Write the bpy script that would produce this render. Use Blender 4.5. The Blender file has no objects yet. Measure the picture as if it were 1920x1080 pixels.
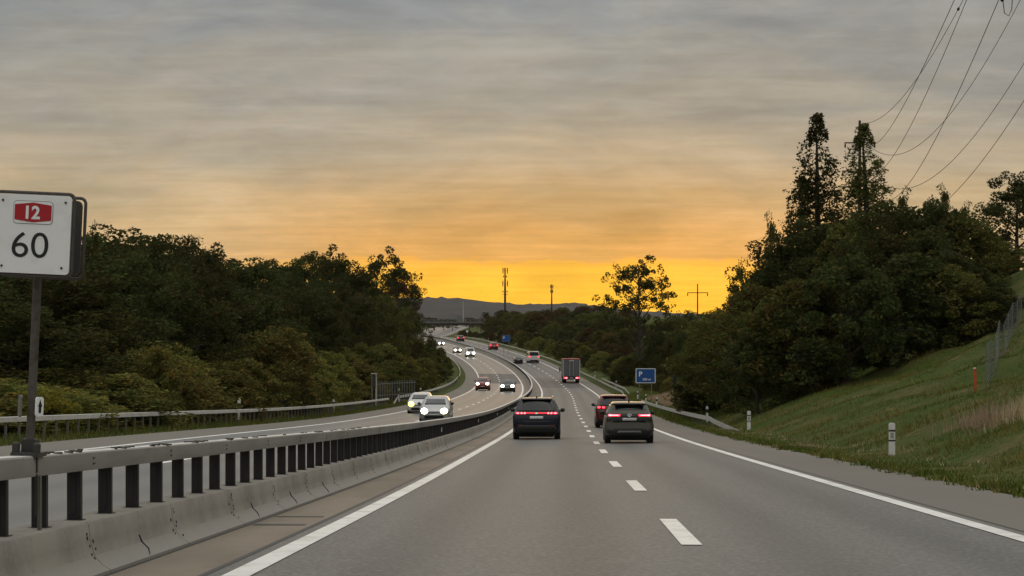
import bpy, bmesh, math, random
import numpy as np
from mathutils import Vector, Matrix
R = math.radians
sc = bpy.context.scene
col = sc.collection
FPX, HY, CAMH = 3680.0, 650.0, 1.36        # focal length and horizon row for a 1920 px wide frame, eye height

# ------------------------------------------------------------------ camera
cam = bpy.data.cameras.new('camera'); camo = bpy.data.objects.new('camera', cam); col.objects.link(camo)
cam.sensor_width = 36.0; cam.lens = 36.0 * FPX / 1920.0
cam.shift_y = (HY - 540.0) / 1920.0
cam.clip_start = 0.5; cam.clip_end = 30000
camo.location = (0, 0, CAMH); camo.rotation_euler = (R(90), 0, 0)
sc.camera = camo
sc.view_settings.view_transform = 'Standard'; sc.view_settings.look = 'None'
sc.view_settings.exposure = 0.0; sc.view_settings.gamma = 1.0; sc.view_settings.use_curve_mapping = False
sc.cycles.max_bounces = 5; sc.cycles.diffuse_bounces = 2; sc.cycles.glossy_bounces = 2
sc.cycles.transmission_bounces = 2; sc.cycles.transparent_max_bounces = 4; sc.cycles.volume_bounces = 0
sc.cycles.caustics_reflective = False; sc.cycles.caustics_refractive = False
sc.cycles.sample_clamp_indirect = 3.0

# ------------------------------------------------------------------ sky: cloud deck lit from below at sunset
SUN_AZ, SUN_EL = R(1.6), R(3.0)             # just right of straight ahead, hidden behind the hills' cloud
W = bpy.data.worlds.new('World'); sc.world = W; W.use_nodes = True
nt = W.node_tree; N = nt.nodes; LK = nt.links
for n_ in list(N): N.remove(n_)
def nd(t, **kw):
    n_ = N.new(t)
    for k, v in kw.items(): setattr(n_, k, v)
    return n_
def wmath(op, a, b=None, c=None):
    m = nd('ShaderNodeMath', operation=op)
    for i, v in enumerate((a, b, c)):
        if v is None: continue
        if isinstance(v, (int, float)): m.inputs[i].default_value = v
        else: LK.new(v, m.inputs[i])
    return m.outputs[0]
def srgb(r, g, b, k=1.0):
    f = lambda c: (c/255/12.92 if c/255 <= .04045 else ((c/255+.055)/1.055)**2.4)*k
    return (f(r), f(g), f(b), 1)
tc = nd('ShaderNodeTexCoord'); sep = nd('ShaderNodeSeparateXYZ'); LK.new(tc.outputs['Generated'], sep.inputs[0])
dx, dy, dz = sep.outputs
# cloud coordinates on a flat deck overhead
zc = wmath('ADD', wmath('MAXIMUM', dz, 0.0), 0.075)
cx = wmath('DIVIDE', dx, zc); cy = wmath('DIVIDE', dy, zc)
cmb = nd('ShaderNodeCombineXYZ'); LK.new(cx, cmb.inputs[0]); LK.new(cy, cmb.inputs[1])
def cloud(scale, sx, sy, rot, detail=5, rough=.55, dist=0.0):
    mp = nd('ShaderNodeMapping'); mp.inputs['Scale'].default_value = (sx, sy, 1); mp.inputs['Rotation'].default_value = (0, 0, rot)
    LK.new(cmb.outputs[0], mp.inputs[0])
    no = nd('ShaderNodeTexNoise'); no.inputs['Scale'].default_value = scale; no.inputs['Detail'].default_value = detail
    no.inputs['Roughness'].default_value = rough; no.inputs['Distortion'].default_value = dist
    LK.new(mp.outputs[0], no.inputs['Vector']); return no.outputs[0]
def dome(scale, st, rot, detail, rough, dist):            # mottled cloud directly on the dome, three times wider than high
    mp = nd('ShaderNodeMapping'); mp.inputs['Scale'].default_value = (1, 1, st); mp.inputs['Rotation'].default_value = (0, rot, 0); LK.new(tc.outputs['Generated'], mp.inputs[0])
    no = nd('ShaderNodeTexNoise'); no.inputs['Scale'].default_value = scale; no.inputs['Detail'].default_value = detail; no.inputs['Roughness'].default_value = rough; no.inputs['Distortion'].default_value = dist
    LK.new(mp.outputs[0], no.inputs['Vector']); return no.outputs[0]
c1 = dome(8.5, 3.4, R(3), 7, .58, .5)
c2 = dome(26, 3.6, R(-2), 6, .62, .6)
c3 = dome(3.6, 2.6, R(4), 3, .5, .2)
c4 = cloud(5.0, .4, 1.3, R(4), 5, .55, .2)
# wobble the elevation a little so that the edge of the deck is ragged
wob = wmath('MULTIPLY', wmath('SUBTRACT', c2, .5), .016)
wob2 = wmath('MULTIPLY', wmath('SUBTRACT', c1, .5), .012)
ze = wmath('ADD', wmath('ADD', dz, wob), wob2)
mr = nd('ShaderNodeMapRange'); mr.inputs[1].default_value = -.01; mr.inputs[2].default_value = .20; LK.new(ze, mr.inputs[0])
def ramp(stops, fac, interp='LINEAR'):
    r = nd('ShaderNodeValToRGB'); e = r.color_ramp.elements; r.color_ramp.interpolation = interp
    while len(e) > 1: e.remove(e[-1])
    e[0].position = stops[0][0]; e[0].color = stops[0][1]
    for p_, c_ in stops[1:]:
        q = e.new(p_); q.color = c_
    LK.new(fac, r.inputs[0]); return r.outputs[0]
def zz(row): return ((HY-row)/math.hypot(FPX, HY-row)+.01)/.21
warm = ramp([(0, srgb(255, 186, 44, 1.15)), (zz(565), srgb(255, 192, 48, 1.15)), (zz(500), srgb(255, 190, 58, 1.1)), (zz(487), srgb(252, 184, 68)),
             (zz(480), srgb(228, 170, 90)), (zz(430), srgb(226, 172, 102)), (zz(370), srgb(210, 171, 118)), (zz(300), srgb(188, 169, 140)),
             (zz(200), srgb(166, 159, 144)), (zz(90), srgb(151, 152, 147)), (zz(0), srgb(143, 147, 147)), (1, srgb(141, 142, 140))], mr.outputs[0])
cool = ramp([(0, srgb(205, 170, 120)), (zz(500), srgb(206, 172, 124)), (zz(400), srgb(203, 178, 138)), (zz(300), srgb(182, 169, 147)),
             (zz(200), srgb(165, 160, 149)), (zz(90), srgb(151, 151, 147)), (zz(0), srgb(144, 147, 147)), (1, srgb(142, 142, 140))], mr.outputs[0])
east = ramp([(0, srgb(146, 143, 137)), (.5, srgb(144, 142, 137)), (1, srgb(142, 141, 137))], mr.outputs[0])
caz = wmath('ADD', wmath('MULTIPLY', dx, math.sin(SUN_AZ)), wmath('MULTIPLY', dy, math.cos(SUN_AZ)))   # cosine of the angle to the sunset
def mrange(v, a, b, c=0, d=1, smooth=True):
    m = nd('ShaderNodeMapRange', interpolation_type='SMOOTHSTEP' if smooth else 'LINEAR'); LK.new(v, m.inputs[0])
    for i, q in enumerate((a, b, c, d)): m.inputs[1+i].default_value = q
    return m.outputs[0]
def mixc(a, b, f, mode='MIX'):
    m = nd('ShaderNodeMix', data_type='RGBA', blend_type=mode)
    if isinstance(f, (int, float)): m.inputs[0].default_value = f
    else: LK.new(f, m.inputs[0])
    for s_, v in ((6, a), (7, b)):
        if isinstance(v, tuple): m.inputs[s_].default_value = v
        else: LK.new(v, m.inputs[s_])
    return m.outputs[2]
base = mixc(east, mixc(cool, warm, mrange(caz, .978, .9996)), mrange(caz, .1, .93))
# dark streaks and bright streaks of the deck
streak = mrange(c1, .34, .66, .84, 1.13, False)
fine = mrange(c2, .3, .7, .90, 1.09, False)
big = mrange(c3, .3, .7, .88, 1.10, False)
thin = mrange(c4, .32, .68, .92, 1.07, False)
mod = wmath('MULTIPLY', wmath('MULTIPLY', wmath('MULTIPLY', streak, fine), big), thin)
# an overcast dome is about three times brighter overhead than at the horizon
zen = wmath('ADD', 1.0, wmath('MULTIPLY', wmath('MAXIMUM', wmath('SUBTRACT', dz, .16), 0.0), 4.6))
tint = mixc(base, mixc((.955, 1.0, 1.055, 1), (1.035, 1.0, .95, 1), mrange(c1, .36, .62, 0, 1)), 1.0, 'MULTIPLY')
vm = nd('ShaderNodeVectorMath', operation='SCALE'); LK.new(tint, vm.inputs[0]); LK.new(wmath('MULTIPLY', mod, zen), vm.inputs['Scale'])
nish = nd('ShaderNodeTexSky'); nish.sky_type = 'NISHITA'; nish.sun_disc = False
nish.sun_elevation = SUN_EL; nish.sun_rotation = SUN_AZ
b1 = nd('ShaderNodeBackground'); LK.new(vm.outputs[0], b1.inputs[0]); b1.inputs[1].default_value = 0.96
b2 = nd('ShaderNodeBackground'); LK.new(nish.outputs[0], b2.inputs[0]); b2.inputs[1].default_value = 0.0025   # what comes through the cloud
ad = nd('ShaderNodeAddShader'); LK.new(b1.outputs[0], ad.inputs[0]); LK.new(b2.outputs[0], ad.inputs[1])
wo = nd('ShaderNodeOutputWorld'); LK.new(ad.outputs[0], wo.inputs[0])

sun = bpy.data.lights.new('sun', 'SUN'); sun.energy = 0.13; sun.angle = R(14); sun.color = (1.0, .62, .28)
suno = bpy.data.objects.new('sun', sun); col.objects.link(suno)
sdir = Vector((math.sin(SUN_AZ)*math.cos(SUN_EL), math.cos(SUN_AZ)*math.cos(SUN_EL), math.sin(SUN_EL)))
suno.rotation_euler = (-sdir).to_track_quat('-Z', 'Y').to_euler()

# ------------------------------------------------------------------ helpers
rnd = random.Random(7); nrg = np.random.default_rng(7)
def tag(o, label=None, cat=None, group=None, kind=None):
    if label: o['label'] = label
    if cat: o['category'] = cat
    if group: o['group'] = group
    if kind: o['kind'] = kind
    return o
def empty(name, loc=(0, 0, 0), rz=0, sca=1):
    o = bpy.data.objects.new(name, None); col.objects.link(o); o.location = loc; o.rotation_euler = (0, 0, rz); o.scale = (sca,)*3
    o.empty_display_size = .2
    return o
def mesh_np(name, V, F, mat=None, parent=None, smooth=False):
    me = bpy.data.meshes.new(name)
    V = np.asarray(V, float)
    if isinstance(F, np.ndarray):
        k = F.shape[1]; me.vertices.add(len(V)); me.vertices.foreach_set('co', V.ravel().astype(np.float32))
        me.loops.add(F.size); me.loops.foreach_set('vertex_index', F.ravel().astype(np.int32))
        me.polygons.add(len(F)); me.polygons.foreach_set('loop_start', np.arange(0, F.size, k, dtype=np.int32))
        me.update(calc_edges=True)
    else:
        me.from_pydata([tuple(v) for v in V], [], [tuple(f) for f in F]); me.update()
    if mat: me.materials.append(mat)
    if smooth: me.polygons.foreach_set('use_smooth', [True]*len(me.polygons))
    o = bpy.data.objects.new(name, me); col.objects.link(o)
    if parent: o.parent = parent
    return o
def inst(name, me, parent=None, loc=(0, 0, 0), rz=0, sca=(1, 1, 1)):
    o = bpy.data.objects.new(name, me); col.objects.link(o); o.location = loc; o.rotation_euler = (0, 0, rz); o.scale = sca
    if parent: o.parent = parent
    return o
class MB:
    def __init__(s): s.V = []; s.F = []
    def add(s, V, F):
        b = len(s.V); s.V += [tuple(v) for v in V]; s.F += [tuple(i+b for i in f) for f in F]; return s
    def box(s, c, d, rot=None, bev=0.0):
        c = Vector(c); h = Vector(d)*.5
        if bev <= 0:
            P = [Vector((sx*h.x, sy*h.y, sz*h.z)) for sz in (-1, 1) for sx, sy in ((-1, -1), (1, -1), (1, 1), (-1, 1))]
            F = [(3, 2, 1, 0), (4, 5, 6, 7), (0, 1, 5, 4), (1, 2, 6, 5), (2, 3, 7, 6), (3, 0, 4, 7)]
        else:
            P = []; F = []
            rings = []
            for z, ins in ((-h.z, bev), (-h.z+bev, 0), (h.z-bev, 0), (h.z, bev)):
                rings.append(len(P))
                for sx, sy in ((-1, -1), (1, -1), (1, 1), (-1, 1)):
                    ax, ay = h.x-ins, h.y-ins
                    e = min(bev, ax*.5, ay*.5)
                    if sx*sy > 0: P += [Vector((sx*ax, sy*(ay-e), z)), Vector((sx*(ax-e), sy*ay, z))][::1] if True else []
                    else: P += [Vector((sx*(ax-e), sy*ay, z)), Vector((sx*ax, sy*(ay-e), z))]
            for a, b in zip(rings[:-1], rings[1:]):
                for i in range(8): F.append((a+i, a+(i+1) % 8, b+(i+1) % 8, b+i))
            F.append(tuple(range(7, -1, -1))); F.append(tuple(rings[-1]+i for i in range(8)))
        if rot is not None: P = [rot @ p for p in P]
        return s.add([c+p for p in P], F)
    def tube(s, pts, rad, seg=6, caps=True):
        pts = [Vector(p) for p in pts]; n = len(pts)
        if not hasattr(rad, '__len__'): rad = [rad]*n
        P = []; F = []
        for i, p in enumerate(pts):
            t = (pts[min(i+1, n-1)]-pts[max(i-1, 0)])
            if t.length < 1e-9: t = Vector((0, 0, 1))
            t.normalize(); a = t.orthogonal() if abs(t.z) > .9 else t.cross(Vector((0, 0, 1)))
            if abs(t.z) > .9: a = Vector((0, 1, 0)).cross(t)
            a.normalize(); b = t.cross(a)
            for k in range(seg):
                w = 2*math.pi*k/seg; P.append(p+(a*math.cos(w)+b*math.sin(w))*rad[i])
        for i in range(n-1):
            for k in range(seg):
                F.append((i*seg+k, i*seg+(k+1) % seg, (i+1)*seg+(k+1) % seg, (i+1)*seg+k))
        if caps: F.append(tuple(range(seg-1, -1, -1))); F.append(tuple((n-1)*seg+k for k in range(seg)))
        return s.add(P, F)
    def disc(s, c, axis, r, depth, seg=20, bev=0.0):       # a short cylinder along axis (unit vector)
        c = Vector(c); a = Vector(axis).normalized()
        return s.tube([c-a*depth/2, c-a*(depth/2-bev), c+a*(depth/2-bev), c+a*depth/2] if bev else [c-a*depth/2, c+a*depth/2],
                      [r-bev, r, r, r-bev] if bev else r, seg)
    def build(s, name, mat=None, parent=None, smooth=False, sharp=None):
        o = mesh_np(name, s.V, s.F, mat, parent, smooth)
        if smooth and sharp is not None: o.data.set_sharp_from_angle(angle=R(sharp))
        return o

# ------------------------------------------------------------------ materials
def mat(name, base, rough=.6, metal=0.0, spec=.5, noise=None, noise2=None, bump=None, emit=None, coat=0.0, rand=0.0, objcoord=False):
    """noise: (scale, colour, low, high[, stretch]) mixes a second colour in through a noise mask"""
    m = bpy.data.materials.new(name); m.use_nodes = True; T = m.node_tree; b = T.nodes['Principled BSDF']
    b.inputs['Roughness'].default_value = rough; b.inputs['Metallic'].default_value = metal
    b.inputs['Specular IOR Level'].default_value = spec; b.inputs['Coat Weight'].default_value = coat
    b.inputs['Coat Roughness'].default_value = .08
    c = T.nodes.new('ShaderNodeRGB'); c.outputs[0].default_value = tuple(base)+(1,) if len(base) == 3 else base
    cur = c.outputs[0]
    tcn = T.nodes.new('ShaderNodeTexCoord'); ge = T.nodes.new('ShaderNodeNewGeometry')
    src = tcn.outputs['Object'] if objcoord else ge.outputs['Position']
    for q in (noise, noise2):
        if not q: continue
        no = T.nodes.new('ShaderNodeTexNoise'); no.inputs['Scale'].default_value = q[0]; no.inputs['Detail'].default_value = 6
        no.inputs['Roughness'].default_value = .6
        vec = src
        if len(q) > 4:
            mp = T.nodes.new('ShaderNodeMapping'); mp.inputs['Scale'].default_value = q[4]; T.links.new(src, mp.inputs[0]); vec = mp.outputs[0]
        T.links.new(vec, no.inputs['Vector'])
        mr_ = T.nodes.new('ShaderNodeMapRange'); mr_.inputs[1].default_value = q[2]; mr_.inputs[2].default_value = q[3]; T.links.new(no.outputs[0], mr_.inputs[0])
        mx = T.nodes.new('ShaderNodeMix'); mx.data_type = 'RGBA'; T.links.new(mr_.outputs[0], mx.inputs[0]); T.links.new(cur, mx.inputs[6])
        mx.inputs[7].default_value = tuple(q[1])+(1,) if len(q[1]) == 3 else q[1]; cur = mx.outputs[2]
    if rand:
        oi = T.nodes.new('ShaderNodeObjectInfo'); hs = T.nodes.new('ShaderNodeHueSaturation')
        mr_ = T.nodes.new('ShaderNodeMapRange'); mr_.inputs[3].default_value = 1-rand; mr_.inputs[4].default_value = 1+rand
        T.links.new(oi.outputs['Random'], mr_.inputs[0]); T.links.new(mr_.outputs[0], hs.inputs['Value']); T.links.new(cur, hs.inputs['Color']); cur = hs.outputs[0]
    T.links.new(cur, b.inputs['Base Color'])
    if bump:
        no = T.nodes.new('ShaderNodeTexNoise'); no.inputs['Scale'].default_value = bump[0]; no.inputs['Detail'].default_value = 4
        T.links.new(src, no.inputs['Vector'])
        bp = T.nodes.new('ShaderNodeBump'); bp.inputs['Strength'].default_value = bump[1]; bp.inputs['Distance'].default_value = bump[2]
        T.links.new(no.outputs[0], bp.inputs['Height']); T.links.new(bp.outputs[0], b.inputs['Normal'])
    if emit:
        b.inputs['Emission Color'].default_value = tuple(emit[0])+(1,); b.inputs['Emission Strength'].default_value = emit[1]
    return m
M = {}
M['asphalt'] = mat('asphalt', (.113, .110, .103), .62, spec=.33, noise=(.6, (.085, .082, .077), .42, .7, (1, .06, 1)), noise2=(20, (.2, .195, .182), .44, .68), bump=(70, .25, .01))
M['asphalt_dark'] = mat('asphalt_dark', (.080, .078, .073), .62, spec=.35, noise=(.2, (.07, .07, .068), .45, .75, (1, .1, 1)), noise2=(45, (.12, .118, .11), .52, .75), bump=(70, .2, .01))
M['shoulder'] = mat('shoulder_asphalt', (.165, .15, .128), .75, spec=.3, noise=(.3, (.128, .115, .1), .4, .75, (1, .1, 1)), noise2=(40, (.21, .18, .15), .55, .75), bump=(50, .3, .01))
M['gutter'] = mat('gutter_asphalt', (.25, .212, .17), .85, spec=.25, noise=(.8, (.18, .15, .12), .4, .7, (1, .25, 1)), noise2=(35, (.26, .205, .165), .55, .75), bump=(50, .3, .01))
M['tar'] = mat('tar_joint', (.03, .03, .03), .6)
M['paint'] = mat('road_paint', (.76, .755, .73), .55, noise=(1.6, (.52, .51, .48), .46, .72), noise2=(14, (.3, .29, .27), .6, .74))
M['concrete'] = mat('barrier_concrete', (.255, .232, .2), .85, noise=(2.2, (.145, .132, .115), .42, .72, (1, .5, .35)), noise2=(14, (.26, .245, .215), .5, .8), bump=(30, .35, .01), rand=.07)
M['concrete_toe'] = mat('barrier_toe_concrete', (.26, .245, .222), .8, noise=(3, (.24, .23, .21), .45, .7), bump=(30, .3, .01))
M['rail'] = mat('galvanised_rail', (.29, .28, .26), .6, .15, noise=(1.8, (.17, .16, .145), .45, .75, (1, .25, 2)), noise2=(22, (.3, .295, .285), .5, .8), rand=.06)
M['railtop_lit'] = mat('rail_top_lit', (.6, .59, .57), .6, 0, noise=(5, (.2, .19, .18), .56, .68), noise2=(22, (.52, .51, .5), .5, .8))  # same beam steel, sky light on its top painted in paler; dark spots are dirt
M['post_dark'] = mat('weathered_post', (.016, .015, .015), .55, .2, noise=(9, (.03, .028, .026), .5, .75, (1, 1, .3)), rand=.2)
M['guard'] = mat('guardrail_steel', (.56, .55, .53), .5, .1, noise=(2, (.44, .43, .41), .45, .75), rand=.05)
M['guardpost'] = mat('guardrail_post_steel', (.13, .125, .115), .6, .3, noise=(6, (.14, .135, .12), .5, .75))
M['black'] = mat('black_plastic', (.012, .012, .013), .6)
M['rubber'] = mat('tyre_rubber', (.01, .01, .01), .8)
M['rim'] = mat('wheel_rim', (.22, .22, .23), .35, .8)
M['glass'] = mat('car_glass', (.006, .007, .009), .06, 0, .6)
M['chrome'] = mat('chrome', (.6, .6, .6), .15, 1)
M['plate'] = mat('licence_plate', (.62, .63, .65), .5, noise=(22, (.42, .42, .44), .5, .6), objcoord=True)
M['white'] = mat('white_plastic', (.72, .72, .7), .55, noise=(12, (.5, .49, .46), .52, .75))
M['wood'] = mat('old_wood', (.045, .036, .028), .9, noise=(5, (.07, .058, .045), .45, .7, (3, 3, .4)))
M['steel'] = mat('grey_steel', (.19, .19, .185), .55, .4, noise=(6, (.13, .125, .115), .5, .75))
M['darksteel'] = mat('dark_steel', (.05, .048, .045), .6, .3)
M['wire'] = mat('wire', (.03, .03, .03), .6)
M['red_on'] = mat('tail_lamp_lit', (.5, .01, .02), .25, emit=((1, .04, .06), 3.6))
M['red_bar'] = mat('tail_bar_lit', (.5, .01, .02), .25, emit=((1, .03, .05), 2.0))
M['red_core'] = mat('tail_lamp_core', (.7, .1, .1), .25, emit=((1, .22, .25), 4.5))
M['red_off'] = mat('tail_lamp_housing', (.12, .004, .006), .2)
M['head_white'] = mat('head_lamp_white', (.9, .9, .85), .2, emit=((1, .91, .68), 16))
M['head_yellow'] = mat('head_lamp_yellow', (.9, .85, .6), .2, emit=((1, .93, .45), 9))
M['head_amber'] = mat('head_lamp_amber', (.9, .8, .2), .2, emit=((1, .83, .1), 7))
M['lens'] = mat('lamp_lens', (.45, .45, .43), .15, .3)

def paintmat(name, c, rough=.28, metal=.3): return mat(name, c, rough, metal, .5, coat=.35)

# ------------------------------------------------------------------ the road's course
KN = [0, 30, 60, 100, 150, 200, 250, 300, 350, 400, 460, 530, 620, 720, 830, 950, 1150, 1400]
KX = [-3.9313, -3.1072, -2.3737, -1.2752, -.0491, 1.2752, 2.4512, 2.9176, 2.4229, .5626, -4.0844, -12.2981, -23.8285, -33.3601, -38.2831, -38.6682, -35.5, -29]
KE = [.1105, -.9008, -1.8253, -2.861, -3.8094, -4.5043, -4.8226, -4.7988, -4.2881, -3.1662, -1.2532, 1.0523, 3.5566, 4.8005, 5.8, 7.6, 12.8, 16.2]
KC = [-.0072, .0024, .0072, .004, .002, -.0015, -.0044, -.01, -.0143, -.0202, -.0174, -.0111, -.0074, -.0048, -.0031, -.0021, -.0013, -.0011]
KD = [-.017, -.0206, -.0334, -.0309, -.0216, -.0217, -.0217, -.0164, -.0135, -.0142, -.0126, -.0076, -.0047, -.0029, -.0018, -.0011, -.0008, -.0006]
def spline(k, v, x):
    k = np.asarray(k, float); v = np.asarray(v, float); m = len(k); A = np.zeros((m, m)); b = np.zeros(m); H = np.diff(k)
    A[0, 0] = A[-1, -1] = 1
    for i in range(1, m-1):
        A[i, i-1] = H[i-1]; A[i, i] = 2*(H[i-1]+H[i]); A[i, i+1] = H[i]
        b[i] = 6*((v[i+1]-v[i])/H[i]-(v[i]-v[i-1])/H[i-1])
    Q = np.linalg.solve(A, b)
    i = np.clip(np.searchsorted(k, x)-1, 0, m-2); t = x-k[i]; h = H[i]; u = k[i+1]-x
    return (Q[i]*u**3+Q[i+1]*t**3)/(6*h)+(v[i]/h-Q[i]*h/6)*u+(v[i+1]/h-Q[i+1]*h/6)*t
S0, S1 = -14, 1400
ST = np.arange(S0, S1+1, 1.0)
def ext(kv):
    a = spline(KN, kv, np.maximum(ST, 0.0)); g = a[ST == 1][0]-a[ST == 0][0]
    return np.where(ST < 0, a[ST == 0][0]+g*ST, a)
TX, TE, TC, TD = ext(KX), ext(KE), ext(KC), ext(KD)
TG = np.gradient(TX, ST); TCS = 1/np.sqrt(1+TG*TG)
def rp(s, off, dz=0.0):
    """point on the road: station s along it, off metres right of the median, dz above the surface"""
    s = np.clip(s, S0, S1-1e-3); i = int(s-S0); t = s-S0-i
    def q(j):
        c = TC[j] if off > 0 else TD[j]
        return np.array((TX[j]+off*TCS[j], ST[j]-off*TG[j]*TCS[j], TE[j]+c*off+dz))
    return q(i)*(1-t)+q(i+1)*t
def heading(s):
    i = int(np.clip(s-S0, 0, len(ST)-2)); return -math.atan(TG[i])
def stations(a, b):
    v = [float(a)]+[float(x) for x in range(math.ceil(a+1e-6), math.floor(b-1e-6)+1)]+[float(b)]
    if b-a > 60:                                    # coarser far off, still on the common grid
        v = [x for j, x in enumerate(v) if j in (0, len(v)-1) or x < 1e9]
    return v
def ribbon(name, a, b, o0, o1, dz, m, parent=None, n=1, f0=None, f1=None):
    ss = stations(a, b); V = []; F = []
    for s in ss:
        p, q = (f0(s) if f0 else o0), (f1(s) if f1 else o1)
        for k in range(n+1): V.append(rp(s, p+(q-p)*k/n, dz))
    for i in range(len(ss)-1):
        for k in range(n):
            x = i*(n+1)+k; F.append((x, x+1, x+n+2, x+n+1))
    return mesh_np(name, np.array(V), np.array(F), m, parent)
def extrude(name, a, b, prof, m, parent=None, smooth=False, step=1.0, base=None, org=None):
    """sweep a closed profile [(off, z)] (clockwise seen along the road) from station a to b"""
    k = max(1, round((b-a)/step)); ss = [a+(b-a)*i/k for i in range(k+1)]; n = len(prof); V = []; F = []
    for s in ss:
        for o, z in prof: V.append(rp(s, o, z))
    for i in range(k):
        for j in range(n): F.append((i*n+j, i*n+(j+1) % n, (i+1)*n+(j+1) % n, (i+1)*n+j))
    F.append(tuple(range(n-1, -1, -1))); F.append(tuple(k*n+j for j in range(n)))
    o = mesh_np(name, V, F, m, parent, smooth)
    if smooth: o.data.set_sharp_from_angle(angle=R(35))
    return o

# ------------------------------------------------------------------ ground sheet with banks
def interp(x, pts): return np.interp(x, [p[0] for p in pts], [p[1] for p in pts])
def snoise(x, y, sc_, seed=0):
    return (np.sin(x*sc_+seed)*np.cos(y*sc_*1.3+seed*2.1)+.5*np.sin(x*sc_*2.3+y*sc_*1.7+seed*3)+.3*np.cos(x*sc_*4.1-y*sc_*3.3+seed))/1.8
RB = [(10.6, -.03), (12.6, .02), (14, .5), (16.5, 1.5), (21, 2.7), (27, 5.2), (33, 9.2), (40, 12.0), (60, 15.5), (120, 17), (400, 18)]
LB = [(10.7, -.03), (12.4, -.05), (14, -.25), (18, -.4), (26, .6), (45, 3), (80, 6), (200, 10), (400, 12)]
def bankf(s):   # how strongly the right bank rises along the road
    return float(interp(s, [(0, 1), (120, 1), (170, .8), (230, .4), (320, .16), (450, .12), (600, .15), (780, .3), (900, .3), (1400, .3)]))
def gz(s, off):
    """ground height above the road datum at station s"""
    j = int(np.clip(s-S0, 0, len(ST)-1)); e = TE[j]+(TC[j] if off > 0 else TD[j])*np.clip(off, -12, 12)
    if off > 0: b = float(interp(off, RB)); b = b*bankf(s) if b > 0 else b
    else: b = float(interp(-off, LB))
    d = max(0.0, abs(off)-13)
    w = min(1, d/8)*.5*snoise(TX[j]+off, s, .35, 1)+min(1, d/20)*.6*snoise(TX[j]+off, s, .07, 2)
    return e+b+w
OFFS = [-4000, -2000, -1000, -500, -300, -200, -140, -100, -80, -65, -52, -42, -34, -28, -24, -20, -17, -15, -13.5, -12.4, -11.5, -10.7]
OFFS += [-10.6, 10.5, 10.6, 11.2, 11.9, 12.6, 13.2, 13.8, 14.6, 15.5, 16.5, 17.6, 18.8, 20, 21.2, 22.6, 24, 25.5, 27, 29, 31, 33, 36, 40, 45, 52, 60, 75, 95, 120, 160, 220, 320, 500, 1000, 2000, 4000]
SS = list(np.arange(S0, 150, 1.5))+list(np.arange(150, 400, 4))+list(np.arange(400, 1400, 12))+[1400, 1700, 2200, 3000, 4500, 7000, 12000]
V = []; F = []
for s in SS:
    for o in OFFS:
        if -10.65 < o < 10.55:
            z = rp(min(s, 1399), o)[2]-.35; x, y = (rp(s, o)[:2] if s <= 1400 else (TX[-1]+o, s))
        else:
            z = gz(min(s, 1400), o)
            if abs(o) <= 130 and s <= 1400: x, y = rp(s, o)[:2]
            else: x, y = (TX[min(int(s-S0), len(TX)-1)]+o, s)
        if s > 1400: z = z+(s-1400)*.002
        V.append((x, y, z))
m_ = len(OFFS)
for i in range(len(SS)-1):
    for k in range(m_-1): F.append((i*m_+k, i*m_+k+1, (i+1)*m_+k+1, (i+1)*m_+k))
M['grass'] = mat('grass_ground', (.055, .078, .014), .95, spec=.1, noise=(.3, (.125, .10, .04), .46, .66), noise2=(4, (.03, .05, .008), .42, .7), bump=(8, .6, .06))
tag(mesh_np('ground', np.array(V), np.array(F), M['grass'], smooth=True), kind='structure')

# ------------------------------------------------------------------ carriageways
def wheel_tracks(m, depth=.16):
    """tyres polish and darken two bands in each lane; the lane offset is stored on the road mesh"""
    T = m.node_tree; b = T.nodes['Principled BSDF']; src = b.inputs['Base Color'].links[0].from_socket
    a = T.nodes.new('ShaderNodeAttribute'); a.attribute_name = 'lane_offset'; cur = None
    def mm(op, x, y):
        n = T.nodes.new('ShaderNodeMath'); n.operation = op
        for i, v in enumerate((x, y)):
            if v is None: continue
            if isinstance(v, (int, float)): n.inputs[i].default_value = v
            else: T.links.new(v, n.inputs[i])
        return n.outputs[0]
    for p_ in (2.5, 4.1, 6.05, 7.6):
        d = mm('ABSOLUTE', mm('SUBTRACT', a.outputs['Fac'], p_), None); cur = d if cur is None else mm('MINIMUM', cur, d)
    r = T.nodes.new('ShaderNodeMapRange'); r.interpolation_type = 'SMOOTHSTEP'; T.links.new(cur, r.inputs[0])
    for i, v in enumerate((.05, .62, 1-depth, 1.05)): r.inputs[1+i].default_value = v
    x = T.nodes.new('ShaderNodeVectorMath'); x.operation = 'SCALE'; T.links.new(src, x.inputs[0]); T.links.new(r.outputs[0], x.inputs['Scale']); T.links.new(x.outputs[0], b.inputs['Base Color'])
DZ = .004
def joined_road(name, segs, oa, ob, dz):
    root = None
    V = []; F = []; mats = []; mi = []
    for a, b, m in segs:
        if m not in mats: mats.append(m)
        ss = stations(a, b)
        for i, s in enumerate(ss):
            for k in range(3): V.append(rp(s, oa+(ob-oa)*k/2, dz))
            if i:
                x = len(V)-6
                for k in range(2): F.append((x+k, x+k+1, x+k+4, x+k+3)); mi.append(mats.index(m))
    o = mesh_np(name, np.array(V), np.array(F), None)
    at_ = o.data.attributes.new('lane_offset', 'FLOAT', 'POINT'); at_.data.foreach_set('value', [abs(oa+(ob-oa)*(i % 3)/2) for i in range(len(V))])
    for m in mats: o.data.materials.append(m)
    o.data.polygons.foreach_set('material_index', mi)
    return tag(o, kind='structure')
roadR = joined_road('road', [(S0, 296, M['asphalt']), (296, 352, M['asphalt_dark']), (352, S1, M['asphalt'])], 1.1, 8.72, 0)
M['asphalt_worn'] = mat('asphalt_worn', (.13, .126, .118), .46, spec=.45, noise=(.22, (.11, .108, .104), .45, .75, (1, .08, 1)), noise2=(45, (.17, .165, .155), .52, .75), bump=(70, .25, .01))
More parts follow.
